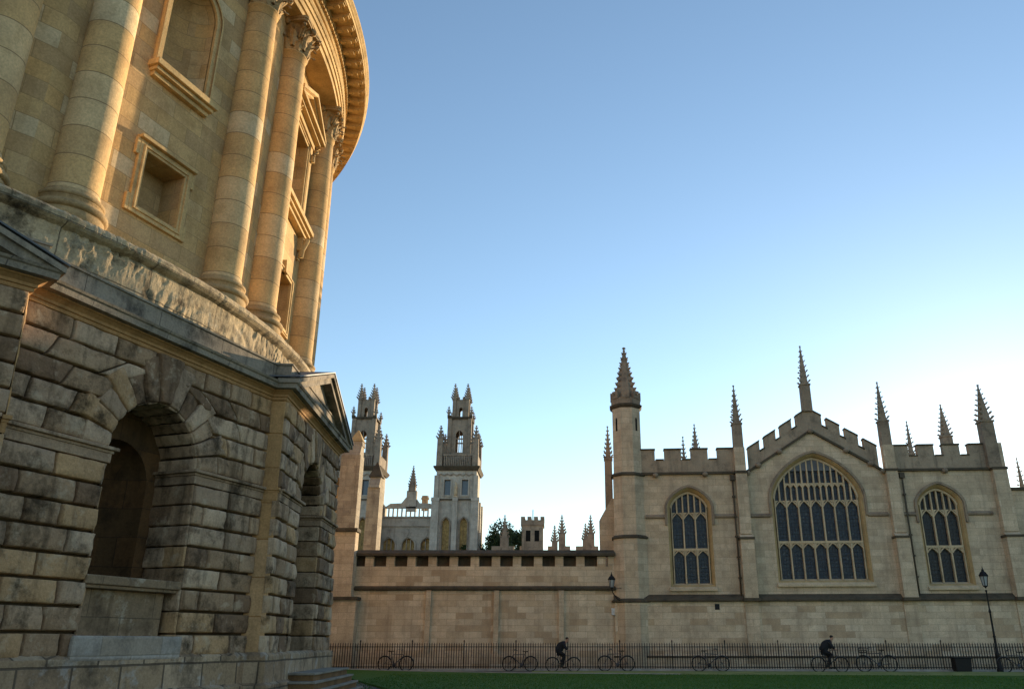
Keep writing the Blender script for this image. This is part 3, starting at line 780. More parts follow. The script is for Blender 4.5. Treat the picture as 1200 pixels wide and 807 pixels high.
def gwindow(parent, cx, hw, z0, zs, rise, lights, transom, heads, band=None, glassmat='stained', depth=.42, sp=.21):
    """returns hole outline; builds reveal, tracery, glass and hood"""
    outer = garch(cx, hw+sp, z0-.05, zs, rise+sp*1.05); inner = garch(cx, hw, z0+.12, zs, rise)
    r_ = MB(); mid = garch(cx, hw+sp*.45, z0+.05, zs, rise+sp*.47)
    r_.band(outer, 0, mid, depth*.35); r_.band(mid, depth*.35, mid, depth*.5); r_.band(mid, depth*.5, inner, depth)
    fr = r_.build('window', M['reveal'], parent)
    g_ = MB(); g_.sheet(inner, [], depth+.03); g_.build('pane', M[glassmat], fr)
    t = MB(); y0, y1 = depth-.16, depth+.06; wd = 2*hw/lights
    t.strip(inner[1:-1], .11, y0, y1)
    t.box(cx-hw,cx-hw+.05,y0,y1,z0+.1,zs); t.box(cx+hw-.05,cx+hw,y0,y1,z0+.1,zs)
    for i in range(1, lights):
        x = cx-hw+wd*i; t.box(x-.038,x+.038,y0,y1,z0+.1,gz(x,cx,hw,zs,rise)-.02)
    t.box(cx-hw,cx+hw,y0-.004,y1,transom-.06,transom+.06)
    def cusp(x0, x1, zt, h_):
        L = []; xm = (x0+x1)/2; hh_ = (x1-x0)/2
        for i in range(13):
            u = -math.cos(math.pi*i/12); L.append((xm+hh_*u, zt-h_+h_*max(0,1-abs(u)**1.1)**.75))
        t.strip(L, .06, y0+.01, y1)
        for s_ in (-1,1):       # spandrel fill
            t.prism([(xm+s_*hh_, zt-h_*.9),(xm+s_*hh_, zt+.02),(xm+s_*hh_*.28, zt+.02),(xm+s_*hh_*.75, zt-h_*.25)], lambda a_,b_,d_: (a_,d_,b_), y0+.03, y1)
    for i in range(lights):
        x0 = cx-hw+wd*i+.05; x1 = x0+wd-.1
        cusp(x0, x1, heads+.02, wd*.5); cusp(x0, x1, transom-.05, wd*.42)
    for i in range(lights*2):
        x = cx-hw+wd*(i+.5)/1.0 if i < lights else None
        if x is None: continue
        zt = gz(x,cx,hw,zs,rise)
        if zt > heads: t.box(x-.04,x+.04,y0+.02,y1,heads-.02,zt-.02)
    if band:
        xs = [cx-hw+wd*.5*i for i in range(lights*2+1)]
        for a_, b_ in zip(xs[:-1], xs[1:]):
            if min(gz(a_,cx,hw,zs,rise), gz(b_,cx,hw,zs,rise)) > band+.12:
                cusp(a_+.03, b_-.03, band, wd*.26); t.box(a_,b_,y0+.03,y1,band,band+.06)
    t.build('tracery', M['tracery'], fr)
    s_ = MB(); s_.prism([(-.0,z0-.28),(-.16,z0-.28),(-.16,z0-.2),(0,z0-.06),(depth,z0+.15),(depth,z0-.28)], lambda a_,b_,d_: (d_,a_,b_), cx-hw-sp-.08, cx+hw+sp+.08)
    s_.build('window_sill', M['tracery'], fr)
    h_ = MB(); ho = garch(cx, hw+sp+.1, zs-1.0, zs, rise+sp*1.05+.1)
    h_.strip(ho, .13, -.13, .02)
    h_.build('hood_mould', M['pin'], fr)
    return outer

# ------------------------------------------------------------------ chapel (local frame: x along the front, y inwards)
ch = thing('college_chapel', 'gothic limestone college chapel with battlements, three tall traceried windows and a corner turret', 'building', (3.6,46,0), R(-4.5))
GC = 11.23
holes = [gwindow(ch, 4.1, 1.0, 4.25, 8.5, .85, 3, 6.2, 8.2, None),
         gwindow(ch, 11.2, 2.30, 4.45, 8.95, 2.25, 7, 6.55, 8.8, 9.75),
         gwindow(ch, 17.78, 1.0, 4.25, 8.5, .85, 3, 6.25, 8.2, None, 'plainglass')]
wl = MB(); wl.sheet([(0,3.45),(21.4,3.45),(21.4,10.4),(GC+3.75,10.4),(GC,12.75),(GC-3.75,10.4),(0,10.4)], holes, 0)
wl.add([(21.4,0,0),(21.4,24,0),(21.4,24,10.4),(21.4,0,10.4)], [(0,1,2,3)]); wl.add([(0,0,0),(0,24,0),(0,24,10.4),(0,0,10.4)], [(0,1,2,3)]); wl.add([(0,24,0),(21.4,24,0),(21.4,24,10.4),(0,24,10.4)], [(0,1,2,3)])
wl.build('wall', M['chapel'], ch)
lo = MB(); lo.box(-.2,21.6,-.22,.2,0,3.44); lo.build('lower_wall', M['plinthwall'], ch)
lp = MB(); lp.box(-.3,21.7,-.34,.1,0,.62); lp.prism([(-.33,.62),(-.22,.80),(-.1,.80),(-.1,.62)], lambda a_,b_,d_: (d_,a_,b_), -.3, 21.7); lp.build('plinth', M['plinthwall'], ch)
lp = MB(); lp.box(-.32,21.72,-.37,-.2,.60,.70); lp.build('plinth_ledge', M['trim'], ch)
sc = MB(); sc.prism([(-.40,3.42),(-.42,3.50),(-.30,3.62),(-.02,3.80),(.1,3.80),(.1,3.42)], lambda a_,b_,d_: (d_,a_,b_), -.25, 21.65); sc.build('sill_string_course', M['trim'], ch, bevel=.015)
for a_, b_ in ((1.65,4.1-1.34),(4.1+1.34,6.7),(7.5,11.2-2.66),(11.2+2.66,14.95),(15.75,17.78-1.34),(17.78+1.34,20.5)):
    s_ = MB(); s_.prism([(0.02,7.86),(-.12,7.9),(-.14,7.98),(0.02,8.12)], lambda x_,z_,d_: (d_,x_,z_), a_, b_); s_.build('hood_string_course', M['pin'], ch)
# parapet string
ps = MB()
for L in ([(1.5,10.4),(GC-3.75,10.4),(GC,12.75),(GC+3.75,10.4),(21.5,10.4)],): ps.strip(L, .13, -.17, .02)
ps.build('parapet_string_course', M['trim'], ch)
def boss(x, z):
    bo = MB(); bo.lathe([(0,z-.16),(.14,z-.1),(.17,z),(.13,z+.1),(0,z+.14)], cx=x, cy=-.16, n=8); bo.build('carved_boss', M['pin'], ch)
for x, z in ((2.3,10.3),(5.1,10.32),(GC,12.72),(GC-1.85,11.55),(GC+1.85,11.55),(GC-3.1,10.78),(GC+3.1,10.78),(GC-3.75,10.35),(GC+3.75,10.35),(18.3,10.32)): boss(x, z)
# battlements
def merlons(mb, cap, x0, x1, zb, zc, zt, n, y0=0, y1=.35, gap=.36):
    mb.box(x0,x1,y0,y1,zb,zc)
    pitch = (x1-x0+gap*(x1-x0)/n/1)/n
    pitch = (x1-x0)/(n-gap); wd = pitch*(1-gap)
    for i in range(n):
        a_ = x0+pitch*i; mb.box(a_, a_+wd, y0, y1, zc+.001, zt); cap.box(a_-.03, a_+wd+.03, y0-.06, y1+.06, zt, zt+.09)
        if i < n-1: cap.box(a_+wd+.031, a_+pitch-.031, y0-.05, y1+.05, zc, zc+.08)
pm, pc = MB(), MB()
merlons(pm, pc, 1.35, 6.85, 10.45, 11.18, 11.78, 4)
merlons(pm, pc, 15.65, 20.75, 10.45, 11.18, 11.78, 4)
def slope_seg(x0, x1, zt_off, thick0):
    zz = lambda x: 10.45+(12.85-10.45)*(1-abs(x-GC)/3.75)
    pm.prism([(x0,zz(x0)-.1),(x1,zz(x1)-.1),(x1,zz(x1)+zt_off),(x0,zz(x0)+zt_off)], lambda a_,b_,d_: (a_,d_,b_), 0, .35)
    pc.prism([(x0-.02,zz(x0)+zt_off+.001),(x1+.02,zz(x1)+zt_off+.001),(x1+.02,zz(x1)+zt_off+.09),(x0-.02,zz(x0)+zt_off+.09)], lambda a_,b_,d_: (a_,d_,b_), -.06, .41)
for sgn in (-1,1):
    x = .72
    for i in range(3):
        xs = sorted((GC+sgn*x, GC+sgn*(x+.28))); slope_seg(xs[0], xs[1], .62, 0)
        xs = sorted((GC+sgn*(x+.28), GC+sgn*(x+.96))); slope_seg(xs[0], xs[1], 1.22, 0); x += .96
    xs = sorted((GC+sgn*0, GC+sgn*.72)); slope_seg(xs[0], xs[1], 1.22, 0)
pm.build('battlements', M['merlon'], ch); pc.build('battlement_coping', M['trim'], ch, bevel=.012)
# buttresses with pinnacles
def buttress(cx, hw=.36):
    b = MB()
    b.box(cx-hw-.0,cx+hw+.0,-.30,-.02,.6,3.42)
    b.box(cx-hw,cx+hw,-.60,.0,3.43,6.7)
    b.prism([(-.60,6.7),(-.30,6.95),(0,6.95),(0,6.7)], lambda a_,b_,d_: (d_,a_,b_), cx-hw, cx+hw)
    b.box(cx-hw+.05,cx+hw-.05,-.40,.0,6.95,10.35); b.box(cx-hw+.06,cx+hw-.06,-.34,.1,10.35,11.8)
    o = b.build('buttress', M['chapel'], ch)
    c_ = MB(); c_.box(cx-hw-.05,cx+hw+.05,-.66,.02,6.64,6.76); c_.build('drip_course', M['trim'], o)
    c_ = MB(); c_.box(cx-hw,cx+hw,-.44,.02,10.3,10.44); c_.build('drip_course', M['trim'], o)
    c_ = MB(); c_.box(cx-hw-.08,cx+hw+.08,-.68,.02,3.425,3.58); c_.build('drip_course', M['trim'], o)
for cx in (7.1, 15.36): buttress(cx); pinnacle(ch, cx, -.02, 11.8, 13.25, 15.6, .27)
buttress(21.15, .42); pinnacle(ch, 20.98, -.02, 10.4, 13.1, 15.3, .34)
pinnacle(ch, GC, .1, 13.9, 15.55, 18.0, .27)
pinnacle(ch, -.40, 3.2, 6, 12.0, 14.1, .24)
b = MB(); b.prism([(-1.0,0),(-.05,0),(-.05,9.3),(-.25,9.3),(-.9,8.2),(-1.0,8.0)], lambda a_,b_,d_: (a_,d_,b_), 1.6, 2.4); b.build('buttress', M['chapel'], ch)
def wx(px, py, Y):
    a_, u_ = px-PX, PY-py
    d = Vector((a_, F*math.cos(PT)-u_*math.sin(PT), F*math.sin(PT)+u_*math.cos(PT))); s_ = Y/d.y
    return s_*d.x, s_*d.z+ZC
for px, py, Y, hw in ((800,511,55,.17),(813.3,496.6,56,.28),(1062,493,52,.18),(1101.6,473.6,52,.32),(1191,536,52,.16)):
    x_, z_ = wx(px, py, Y); q_ = Matrix.Rotation(R(4.5), 3, 'Z') @ Vector((x_-3.6, Y-46, 0))
    pinnacle(ch, q_.x, q_.y, 9.5, z_-2.2, z_, hw)
# downpipes
for cx in (6.62, 15.95):
    d = MB(); L = [(cx,-.1,10.2),(cx,-.1,3.6)]; d.tube(L, .045, 8); d.box(cx-.13,cx+.13,-.2,0,9.95,10.25)
    for z in (9,7.9,6.8,5.7,4.6): d.box(cx-.08,cx+.08,-.16,-.01,z,z+.09)
    d.build('downpipe', M['pipe'], ch)
v = MB(); v.box(5.15,5.4,-.24,-.215,3.0,3.3); v.build('wall_vent', M['iron'], ch)
# corner turret
tu = MB(); OC = math.pi/8; TX, TY = .74, .35
tu.lathe([(1.06,0),(1.06,3.4)], TX, TY, n=8, smooth=False, phase=OC)
tu.lathe([(1.0,3.4),(1.0,6.75),(.93,6.95),(.93,10.35)], TX, TY, n=8, smooth=False, phase=OC)
tu.lathe([(.93,10.35),(.88,10.5),(.87,14.3)], TX, TY, n=8, smooth=False, phase=OC)
tuo = tu.build('turret', M['chapel'], ch)
for z, r_ in ((3.42,1.2),(6.8,1.1),(10.3,1.06)):
    s_ = MB(); s_.lathe([(r_-.16,z-.06),(r_,z-.02),(r_,z+.06),(r_-.16,z+.16)], TX, TY, n=8, smooth=False, phase=OC); s_.build('turret_string_course', M['trim'], tuo)
s_ = MB(); s_.lathe([(.86,14.26),(1.0,14.38),(1.03,14.47),(.92,14.53)], TX, TY, n=8, smooth=False, phase=OC); s_.build('turret_string_course', M['trim'], tuo)
tb = MB()
tb.lathe([(.93,14.5),(.93,14.85),(.74,14.85)], TX, TY, n=8, smooth=False, phase=OC)
for k_ in range(8):
    a = k_*math.pi/4; 
    c_, s2 = math.cos(a), math.sin(a); P_ = lambda r_, t, z: (TX+r_*c_-t*s2, TY+r_*s2+t*c_, z)
    tb.add([P_(.72,-.22,14.85),P_(.90,-.22,14.85),P_(.90,.22,14.85),P_(.72,.22,14.85),P_(.72,-.22,15.3),P_(.90,-.22,15.3),P_(.90,.22,15.3),P_(.72,.22,15.3)], [(0,3,2,1),(4,5,6,7),(0,1,5,4),(1,2,6,5),(2,3,7,6),(3,0,4,7)])
tb.build('turret_battlements', M['pin'], tuo)
sp_ = MB(); crocket_spire(sp_, TX, TY, 14.9, 18.3, .68, 9, 8, OC, 1.45); sp_.build('spire', M['pin'], tuo)
for k_ in range(8):
    a = k_*math.pi/4; c_, s2 = math.cos(a), math.sin(a); r_ = .875*math.cos(OC)+.006; P_ = lambda r_, t, z: (TX+r_*c_-t*s2, TY+r_*s2+t*c_, z)
    if k_ % 2 == 0: continue
    sl2 = MB(); sl2.add([P_(r_,-.07,12.9),P_(r_,.07,12.9),P_(r_,.07,13.6),P_(r_,0,13.72),P_(r_,-.07,13.6)], [(0,1,2,3,4)]); sl2.build('slit_window', M['dark'], tuo)
# roof behind the battlements
rf = MB(); rf.add([(0,.3,10.5),(21.4,.3,10.5),(21.4,24,10.5),(0,24,10.5)], [(0,1,2,3)]); rf.prism([(GC-3.9,10.5),(GC+3.9,10.5),(GC,12.9)], lambda a_,b_,d_: (a_,d_,b_), .3, 24); rf.build('roof', M['lead'], ch)

# range beyond the chapel on the right
rg = thing('college_south_range', 'lower limestone college range running on past the chapel at the right edge', 'building', (3.6,46,0), R(-4.5))
b = MB(); b.box(21.75,48,.3,9,0,9.25); b.build('wall', M['chapel'], rg)
b = MB(); b.box(21.75,48,.15,.45,9.25,9.4); b.build('parapet_coping', M['trim'], rg)
b = MB(); b.box(21.75,48,.0,.31,3.42,3.75); b.build('string_course', M['trim'], rg)
b = MB(); b.box(21.75,48,.1,.31,0,3.4); b.build('plinth', M['plinthwall'], rg)
b = MB(); b.box(22.3,22.75,-.25,.29,0,5.1); b.taper(22.52,.0,5.1,5.4,.34,.35,.3,.3); b.lathe([(.05,5.4),(.2,5.5),(.24,5.75),(.15,5.95),(.2,6.1),(.05,6.3)], 22.5,-.05,n=8); b.build('carved_bracket', M['pin'], rg)

# ------------------------------------------------------------------ boundary wall
bw = thing('boundary_wall', 'long plain limestone wall with notched top and dark coping between the round library and the chapel', 'wall', (0,46,0))
X0, X1 = -36.0, 3.45
b = MB(); b.box(X0,X1,0,.5,0,5.3); b.build('wall', M['plinthwall'], bw)
b = MB(); b.box(X0,X1,-.12,.2,0,.85); b.build('plinth', M['plinthwall'], bw)
b = MB(); b.prism([(-.02,4.02),(-.20,4.06),(-.22,4.14),(-.02,4.26)], lambda a_,b_,d_: (d_,a_,b_), X0, X1); b.build('string_course', M['trim'], bw)
b = MB(); cc = MB(); dk = MB(); random.seed(4)
x = X1-.5
while x > X0:
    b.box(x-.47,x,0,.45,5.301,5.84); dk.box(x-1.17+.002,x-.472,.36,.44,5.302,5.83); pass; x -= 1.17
b.box(X1-.38,X1,0,.45,5.301,5.84)
b.build('merlons', M['plinthwall'], bw, bevel=.015); 
dk.build('notch_shade_panels', M['trim'], bw)  # dark panels set back between merlons paint the shade of the notches
cc.prism([(-.24,5.845),(-.26,5.98),(.1,6.19),(.6,6.19),(.62,5.845)], lambda a_,b_,d_: (d_,a_,b_), X0, X1); cc.build('coping', M['trim'], bw, bevel=.01)
for px in (-6.75, -3.05, .48):
    b = MB(); b.box(px-.14,px+.14,-.17,-.001,.85,4.02); b.build('pilaster_strip', M['chapel'], bw)

# gateway block left of the wall, seen past the rotunda
gt = thing('college_gateway', 'limestone gateway block with two capped piers just right of the round library', 'building', (0,46,0))
def wx(px, py, Y):
    a_, u_ = px-PX, PY-py
    d = Vector((a_, F*math.cos(PT)-u_*math.sin(PT), F*math.sin(PT)+u_*math.cos(PT))); s_ = Y/d.y
    return s_*d.x, s_*d.z+ZC
b = MB(); b.box(-18,-10.85,-.75,-.001,3.5,7.1); b.box(-18,-10.55,-.75,-.001,0,3.499); b.build('wall', M['chapel'], gt)
for e_,y_,z_,z2_ in ((-10.45,-.9,3.5,3.66),(-10.75,-.88,7.1,7.28)):
    b = MB(); b.box(-18,e_,y_,-.002,z_,z2_); b.build('string_course', M['trim'], gt)
b = MB(); b.box(-12.05,-10.95,-.7,.2,7.281,11.4); b.prism([(-.7,11.4),(-.3,12.2),(.2,12.2),(.2,11.4)], lambda a_,b_,d_: (d_,a_,b_), -12.0,-11.0); b.taper(-11.35,.0,12.0,12.3,.38,.38,.34,.34)
po = b.build('gate_pier', M['pier'], gt)
b = MB(); b.taper(-11.35,.0,12.3,13.0,.38,.38,.03,.03); b.build('pier_cap', M['reveal'], po)
b = MB(); b.box(-11.25,-10.5,3,4.2,0,10.2); b.prism([(2.9,10.2),(3.3,10.9),(4.2,10.9),(4.2,10.2)], lambda a_,b_,d_: (d_,a_,b_), -11.2,-10.55)
po = b.build('gate_pier', M['pier'], gt)
b = MB(); b.taper(-10.88,3.6,10.9,11.9,.42,.42,.03,.03); b.build('pier_cap', M['trim'], po)
b = MB(); b.box(-14,-12.06,-.55,.2,7.281,9.6); b.lathe([(.35,9.6),(.4,9.9),(.3,10.2)], -12.5,-.2,n=12); b.build('carved_niche', M['reveal'], gt)
b = MB(); b.box(-12.8,-12.3,-.57,-.5,7.8,8.7); b.build('niche_shade_block', M['dark'], gt)  # near-black block on the face paints the shade of a recess

# ------------------------------------------------------------------ twin towers and the north range behind
def see_stage(mb, cx, cy, hw, z0, z1, oh, oz0, oz1, th=.3, dep=None, lights=1):
    """square open stage: four walls, each with a pointed opening through it"""
    for k_ in range(4):
        t = MB(); hole = garch(0, oh, oz0, oz1-oh*1.2, oh*1.2, 10)
        t.sheet([(-hw,z0),(hw,z0),(hw,z1),(-hw,z1)], [hole], 0); t.sheet([(-hw+th,z0),(hw-th,z0),(hw-th,z1),(-hw+th,z1)], [hole], th); t.band(hole,0,hole,th)
        if lights == 2:
            t.box(-.045,.045,.05,.2,oz0,oz1-.05); t.box(-oh,oh,.06,.19,(oz0+oz1)/2+.25,(oz0+oz1)/2+.4)
        a = k_*math.pi/2; c_, s_ = math.cos(a), math.sin(a)
        mb.add([(cx+p[0]*c_-(p[1]-hw)*s_, cy+p[0]*s_+(p[1]-hw)*c_, p[2]) for p in t.v], t.f)
    mb.box(cx-hw,cx+hw,cy-hw,cy+hw,z1-.02,z1+.1)
def frame2(mb, x, hw, z0, z1):
    mb.box(x-hw-.13,x-hw,-2.48,-2.34,z0-.13,z1+.13); mb.box(x+hw,x+hw+.13,-2.48,-2.34,z0-.13,z1+.13); mb.box(x-hw-.001,x+hw+.001,-2.475,-2.34,z1,z1+.13); mb.box(x-hw-.001,x+hw+.001,-2.475,-2.34,z0-.13,z0)
def make_tower():
    t = thing('twin_tower', 'x', 'tower', (-11.22,96,0), 0, 'twin gothic towers above the boundary wall')
    Z = 0
    # lower stage front wall with two lancets
    w_ = MB(); hs = [garch(x, .42, 10.6, 14.1, .6, 10) for x in (-1.02,1.02)]
    hs2 = [rect2(x, .36, 17.35, 19.1) for x in (-1.02,1.02)]
    w_.sheet([(-2.35,0),(2.35,0),(2.35,20.3),(-2.35,20.3)], hs+hs2, -2.35)
    for h_ in hs+hs2: w_.band(h_, -2.35, h_, -2.0)
    w_.add([(2.35,-2.35,0),(2.35,2.35,0),(2.35,2.35,20.3),(2.35,-2.35,20.3)], [(0,1,2,3)]); w_.add([(-2.35,-2.35,0),(-2.35,2.35,0),(-2.35,2.35,20.3),(-2.35,-2.35,20.3)], [(0,1,2,3)]); w_.add([(-2.35,2.35,0),(2.35,2.35,0),(2.35,2.35,20.3),(-2.35,2.35,20.3)], [(0,1,2,3)])
    w_.build('wall', M['tower'], t)
    for x in (-1.02,1.02):
        g_ = MB(); g_.box(x-.42,x+.42,-2.03,-2.0,10.6,14.75); g_.box(x-.03,x+.03,-2.1,-2.04,10.6,14.7); g_.build('lancet_window', M['warmglass'], t)
        g_ = MB(); g_.box(x-.36,x+.36,-2.03,-2.0,17.35,19.1); g_.build('square_window', M['towerglass'], t)
        f_ = MB(); f_.strip(garch(x,.5,11,14.1,.72,12), .12, -2.5, -2.3); f_.build('window_hood', M['towerd'], t)
        f_ = MB(); frame2(f_, x, .38, 17.3, 19.12); f_.build('window_surround', M['tower'], t)
    for x, hw in ((-2.3,.42),(2.3,.42),(0,.28)):
        b = MB(); b.box(x-hw,x+hw,-2.85,-2.36,0,16.6); b.taper(x,-2.6,16.6,17.0,hw*1.15,.3,hw*1.1,.28); b.box(x-hw*.6,x+hw*.6,-2.6,-2.36,17.0,19.6 if abs(x) > 1 else 17.2); b.build('buttress', M['tower'], t)
    for y in (-1.2,1.6):
        b = MB(); b.box(2.36,2.85,y-.42,y+.42,0,16.6); b.build('buttress', M['tower'], t)
    b = MB(); b.lathe([(.0,17.2),(.18,17.25),(.22,17.6),(.16,17.9),(.22,18.2),(.17,18.45),(.1,18.5),(.14,18.65),(0,18.82)], 0,-2.62,n=8); b.box(-.25,.25,-2.75,-2.36,17.05,17.2); b.build('statue', M['tracery'], t)
    c_ = MB(); c_.taper(0,0,20.2,20.6,2.5,2.5,2.75,2.75); c_.box(-2.72,2.72,-2.72,2.72,20.6,20.72); c_.build('cornice', M['trim'], t); c_ = MB(); c_.box(-2.5,2.5,-2.5,2.5,16.75,16.9); c_.build('string_course', M['trim'], t)
    z_ = MB()
    L = []
    for i in range(13): L.append((-2.2+4.4*i/12, 19.6+(.22 if i % 2 else 0)))
    z_.strip(L, .1, -2.47, -2.3); z_.build('zigzag_frieze', M['towerd'], t)
    p = MB()
    for i in range(15):
        x = -1.5+3*i/14
        for y in (-2.4,2.2): p.box(x-.05,x+.05,y,y+.16,20.72,22.0)
    p.box(-1.7,1.7,-2.45,-2.2,21.95,22.15); p.box(-1.7,1.7,2.15,2.4,21.95,22.15); p.box(-2.4,-2.2,-1.7,1.7,20.72,22.15); p.box(2.2,2.4,-1.7,1.7,20.72,22.15)
    p.build('pierced_parapet', M['towerd'], t)
    for sx in (-1,1):
        for sy in (-1,1):
            q = MB(); q.box(sx*2.12-.34,sx*2.12+.34,sy*2.12-.34,sy*2.12+.34,20.72,22.3); q.taper(sx*2.12,sy*2.12,22.3,24.0,.33,.33,.31,.31)
            q.box(sx*2.12-.34,sx*2.12+.34,sy*2.12-.34,sy*2.12+.34,22.3,22.42)
            crocket_spire(q, sx*2.12, sy*2.12, 24.0, 25.7, .36, 4, 4, math.pi/4, 1.6); q.build('pinnacle', M['towerd'], t)
    a_ = MB(); see_stage(a_, 0, 0, 1.28, 20.7, 26.6, .42, 22.6, 25.3, .3, lights=2)
    for sx in (-1,1):
        for sy in (-1,1): a_.box(sx*1.2-.24,sx*1.2+.24,sy*1.2-.24,sy*1.2+.24,20.8,26.75)
    a_.build('open_belfry', M['towerd'], t)
    for sx in (-1,1):
        for sy in (-1,1):
            q = MB(); q.taper(sx*1.38,sy*1.38,26.9,27.5,.14,.14,.12,.12); crocket_spire(q, sx*1.38, sy*1.38, 27.4, 28.3, .16, 3, 4, math.pi/4, 1.); q.build('pinnacle', M['towerd'], t)
            q = MB(); q.taper(sx*1.62,sy*1.62,20.72,23.6,.15,.15,.13,.13); crocket_spire(q, sx*1.62, sy*1.62, 23.6, 24.7, .18, 3, 4, math.pi/4, 1.); q.build('pinnacle', M['towerd'], t)
    c_ = MB(); c_.box(-1.5,1.5,-1.5,1.5,26.75,26.95); 
    for k_ in range(4):
        for x in (-1.3,1.3): c_.box(x-.2,x+.2,-1.6 if k_ < 2 else 1.2,-1.2 if k_ < 2 else 1.6,26.9,27.12) if k_ % 2 == 0 else None
    c_.build('belfry_cornice', M['trim'], t)
    a_ = MB(); see_stage(a_, 0, 0, .82, 26.9, 29.2, .2, 27.1, 28.3, .2)
    for sx in (-1,1):
        for sy in (-1,1): a_.box(sx*.8-.2,sx*.8+.2,sy*.8-.2,sy*.8+.2,26.95,29.3)
    for x in (-.3,.3): a_.box(x-.13,x+.13,-.85,-.65,29.28,29.6)
    a_.build('lantern', M['towerd'], t)
    for sx in (-1,1):
        for sy in (-1,1):
            q = MB(); crocket_spire(q, sx*.78, sy*.78, 29.3, 31.35, .28, 6, 4, math.pi/4, 1.5); q.build('pinnacle', M['towerd'], t)
    return t
def rect2(x, hw, z0, z1): return [(x-hw,z0),(x+hw,z0),(x+hw,z1),(x-hw,z1)]
tw = make_tower()
tw['label'] = 'right one of the twin gothic towers, standing clear of the gate piers'
tw2 = copy_tree(tw); tw2.location.x = -11.22-11.6
tw2['label'] = 'left one of the twin gothic towers, half hidden behind the capped gate piers'
nr = thing('north_range', 'low college range with openwork parapet and arched windows between the twin towers', 'building', (0,97,0))
b = MB(); hs = [garch(x, .72, 10.4, 12.1, .75, 10) for x in (-19.3,-17.0,-14.75)]
b.sheet([(-40,0),(-13.9,0),(-13.9,14.8),(-40,14.8)], hs, 0)
for h_ in hs: b.band(h_, 0, h_, .4)
b.build('wall', M['tower'], nr)
for x in (-19.3,-17.0,-14.75):
    g_ = MB(); g_.box(x-.8,x+.8,.4,.43,10,13); g_.build('arched_window', M['warmglass'], nr)
    g_ = MB(); g_.strip(garch(x,.86,10.6,12.1,.95,12), .16, -.15, .05); g_.strip([(x-.5,12.9),(x-.1,13.2),(x,13.8)], .09, -.1, .02); g_.strip([(x+.5,12.9),(x+.1,13.2),(x,13.8)], .09, -.1, .02)
    for dx in (-.25,.25): g_.box(x+dx-.04,x+dx+.04,.2,.35,10.4,12.7)
    g_.build('ogee_hood', M['tower'], nr)
b = MB(); b.box(-40,-13.95,-.2,.1,14.2,14.32); b.box(-40,-13.95,-.25,.1,15.2,15.35); b.box(-40,-13.95,-.1,.4,14.32,15.2); b.box(-40,-13.95,-.2,.15,16.3,16.5)
x = -30
while x < -14: b.box(x,x+.16,-.12,.08,15.35,16.3); x += .52
b.build('balustrade', M['tower'], nr)
b = MB(); b.prism([(-20.0,16.5),(-14.2,16.5),(-14.6,16.9),(-15.9,16.95),(-16.4,17.6),(-17.6,17.6),(-18.1,16.95),(-19.4,16.9)], lambda a_,b_,d_: (a_,d_,b_), 0, .3); b.box(-17.5,-16.3,-.2,.5,16,18.4); b.build('scrolled_crest', M['tower'], nr)
pinnacle(nr, -16.9, .1, 18.3, 19.0, 21.5, .42, 'towerd')
b = MB(); b.lathe([(.4,16.5),(.4,17.8),(.5,17.9),(.5,18.1),(.42,18.1),(.42,18.3),(0,18.35)], -15.75, 3, n=8, smooth=False); b.build('lantern_cupola', M['merlon'], nr)

# ------------------------------------------------------------------ distant items above the boundary wall
def far_pin(px, py_top, Y, hw, label):
    x, zt = wx(px, py_top, Y)
    t = thing('stone_pinnacle', label, 'pinnacle', (x,Y,0), 0, 'crocketed pinnacles over the boundary wall')
    b = MB(); H = zt-5; b.box(-hw,hw,-hw,hw,0,zt-hw*5.6); s_ = b.build('shaft', M['pin'], t)
    b = MB(); crocket_spire(b, 0, 0, zt-hw*5.6, zt, hw, 6, 4, math.pi/4, 1.3); b.build('spirelet', M['pin'], t)
far_pin(591.8, 603, 84, .42, 'crocketed pinnacle standing alone in front of the dark tree')
far_pin(650, 615, 84, .30, 'short crocketed pinnacle just right of the square battlemented tower')
far_pin(658.5, 603, 80, .33, 'tall crocketed pinnacle, second one right of the square battlemented tower')
far_pin(686, 612.7, 84, .30, 'short crocketed pinnacle just left of the tall one nearest the chapel')
far_pin(692, 603, 80, .33, 'tall crocketed pinnacle nearest to the chapel turret')
hr = thing('hall_range', 'battlemented roofline of a far college range peeping over the boundary wall', 'building', (0,88,0))
b = MB(); b.box(-6.5,8,0,8,0,10.5); b.build('wall', M['merlon'], hr)
b = MB()
x = -6.5
while x < 7.8: b.box(x,x+.9,-.01,.4,10.5,10.95); x += 1.5
b.build('battlements', M['merlon'], hr)
Ys = 86; xa, zt = wx(611,607,Ys); xb, _ = wx(638,607,Ys)
sq = thing('square_tower', 'small square brown battlemented tower with paired windows beside the dark tree', 'tower', ((xa+xb)/2,Ys,0))
hwq = (xb-xa)/2; b = MB(); b.box(-hwq+.12,hwq-.12,-1.2,1.2,0,zt-.9); b.build('wall', M['merlon'], sq)
b = MB(); b.box(-hwq,hwq,-1.3,1.3,zt-.9,zt-.35)
for i in range(4): b.box(-hwq+i*2*hwq/3.6,-hwq+i*2*hwq/3.6+.42,-1.3,1.3,zt-.349,zt)
b.build('battlements', M['pin'], sq)
for dx in (-.45,.45):
    b = MB(); b.box(dx-.24,dx+.24,-1.22,-1.1,zt-2.5,zt-1.4); b.build('window', M['dark'], sq)
b = MB(); b.tube([(0,0,zt-.4),(0,0,zt+.9)], .05, 6); b.build('flagpole', M['iron'], sq)

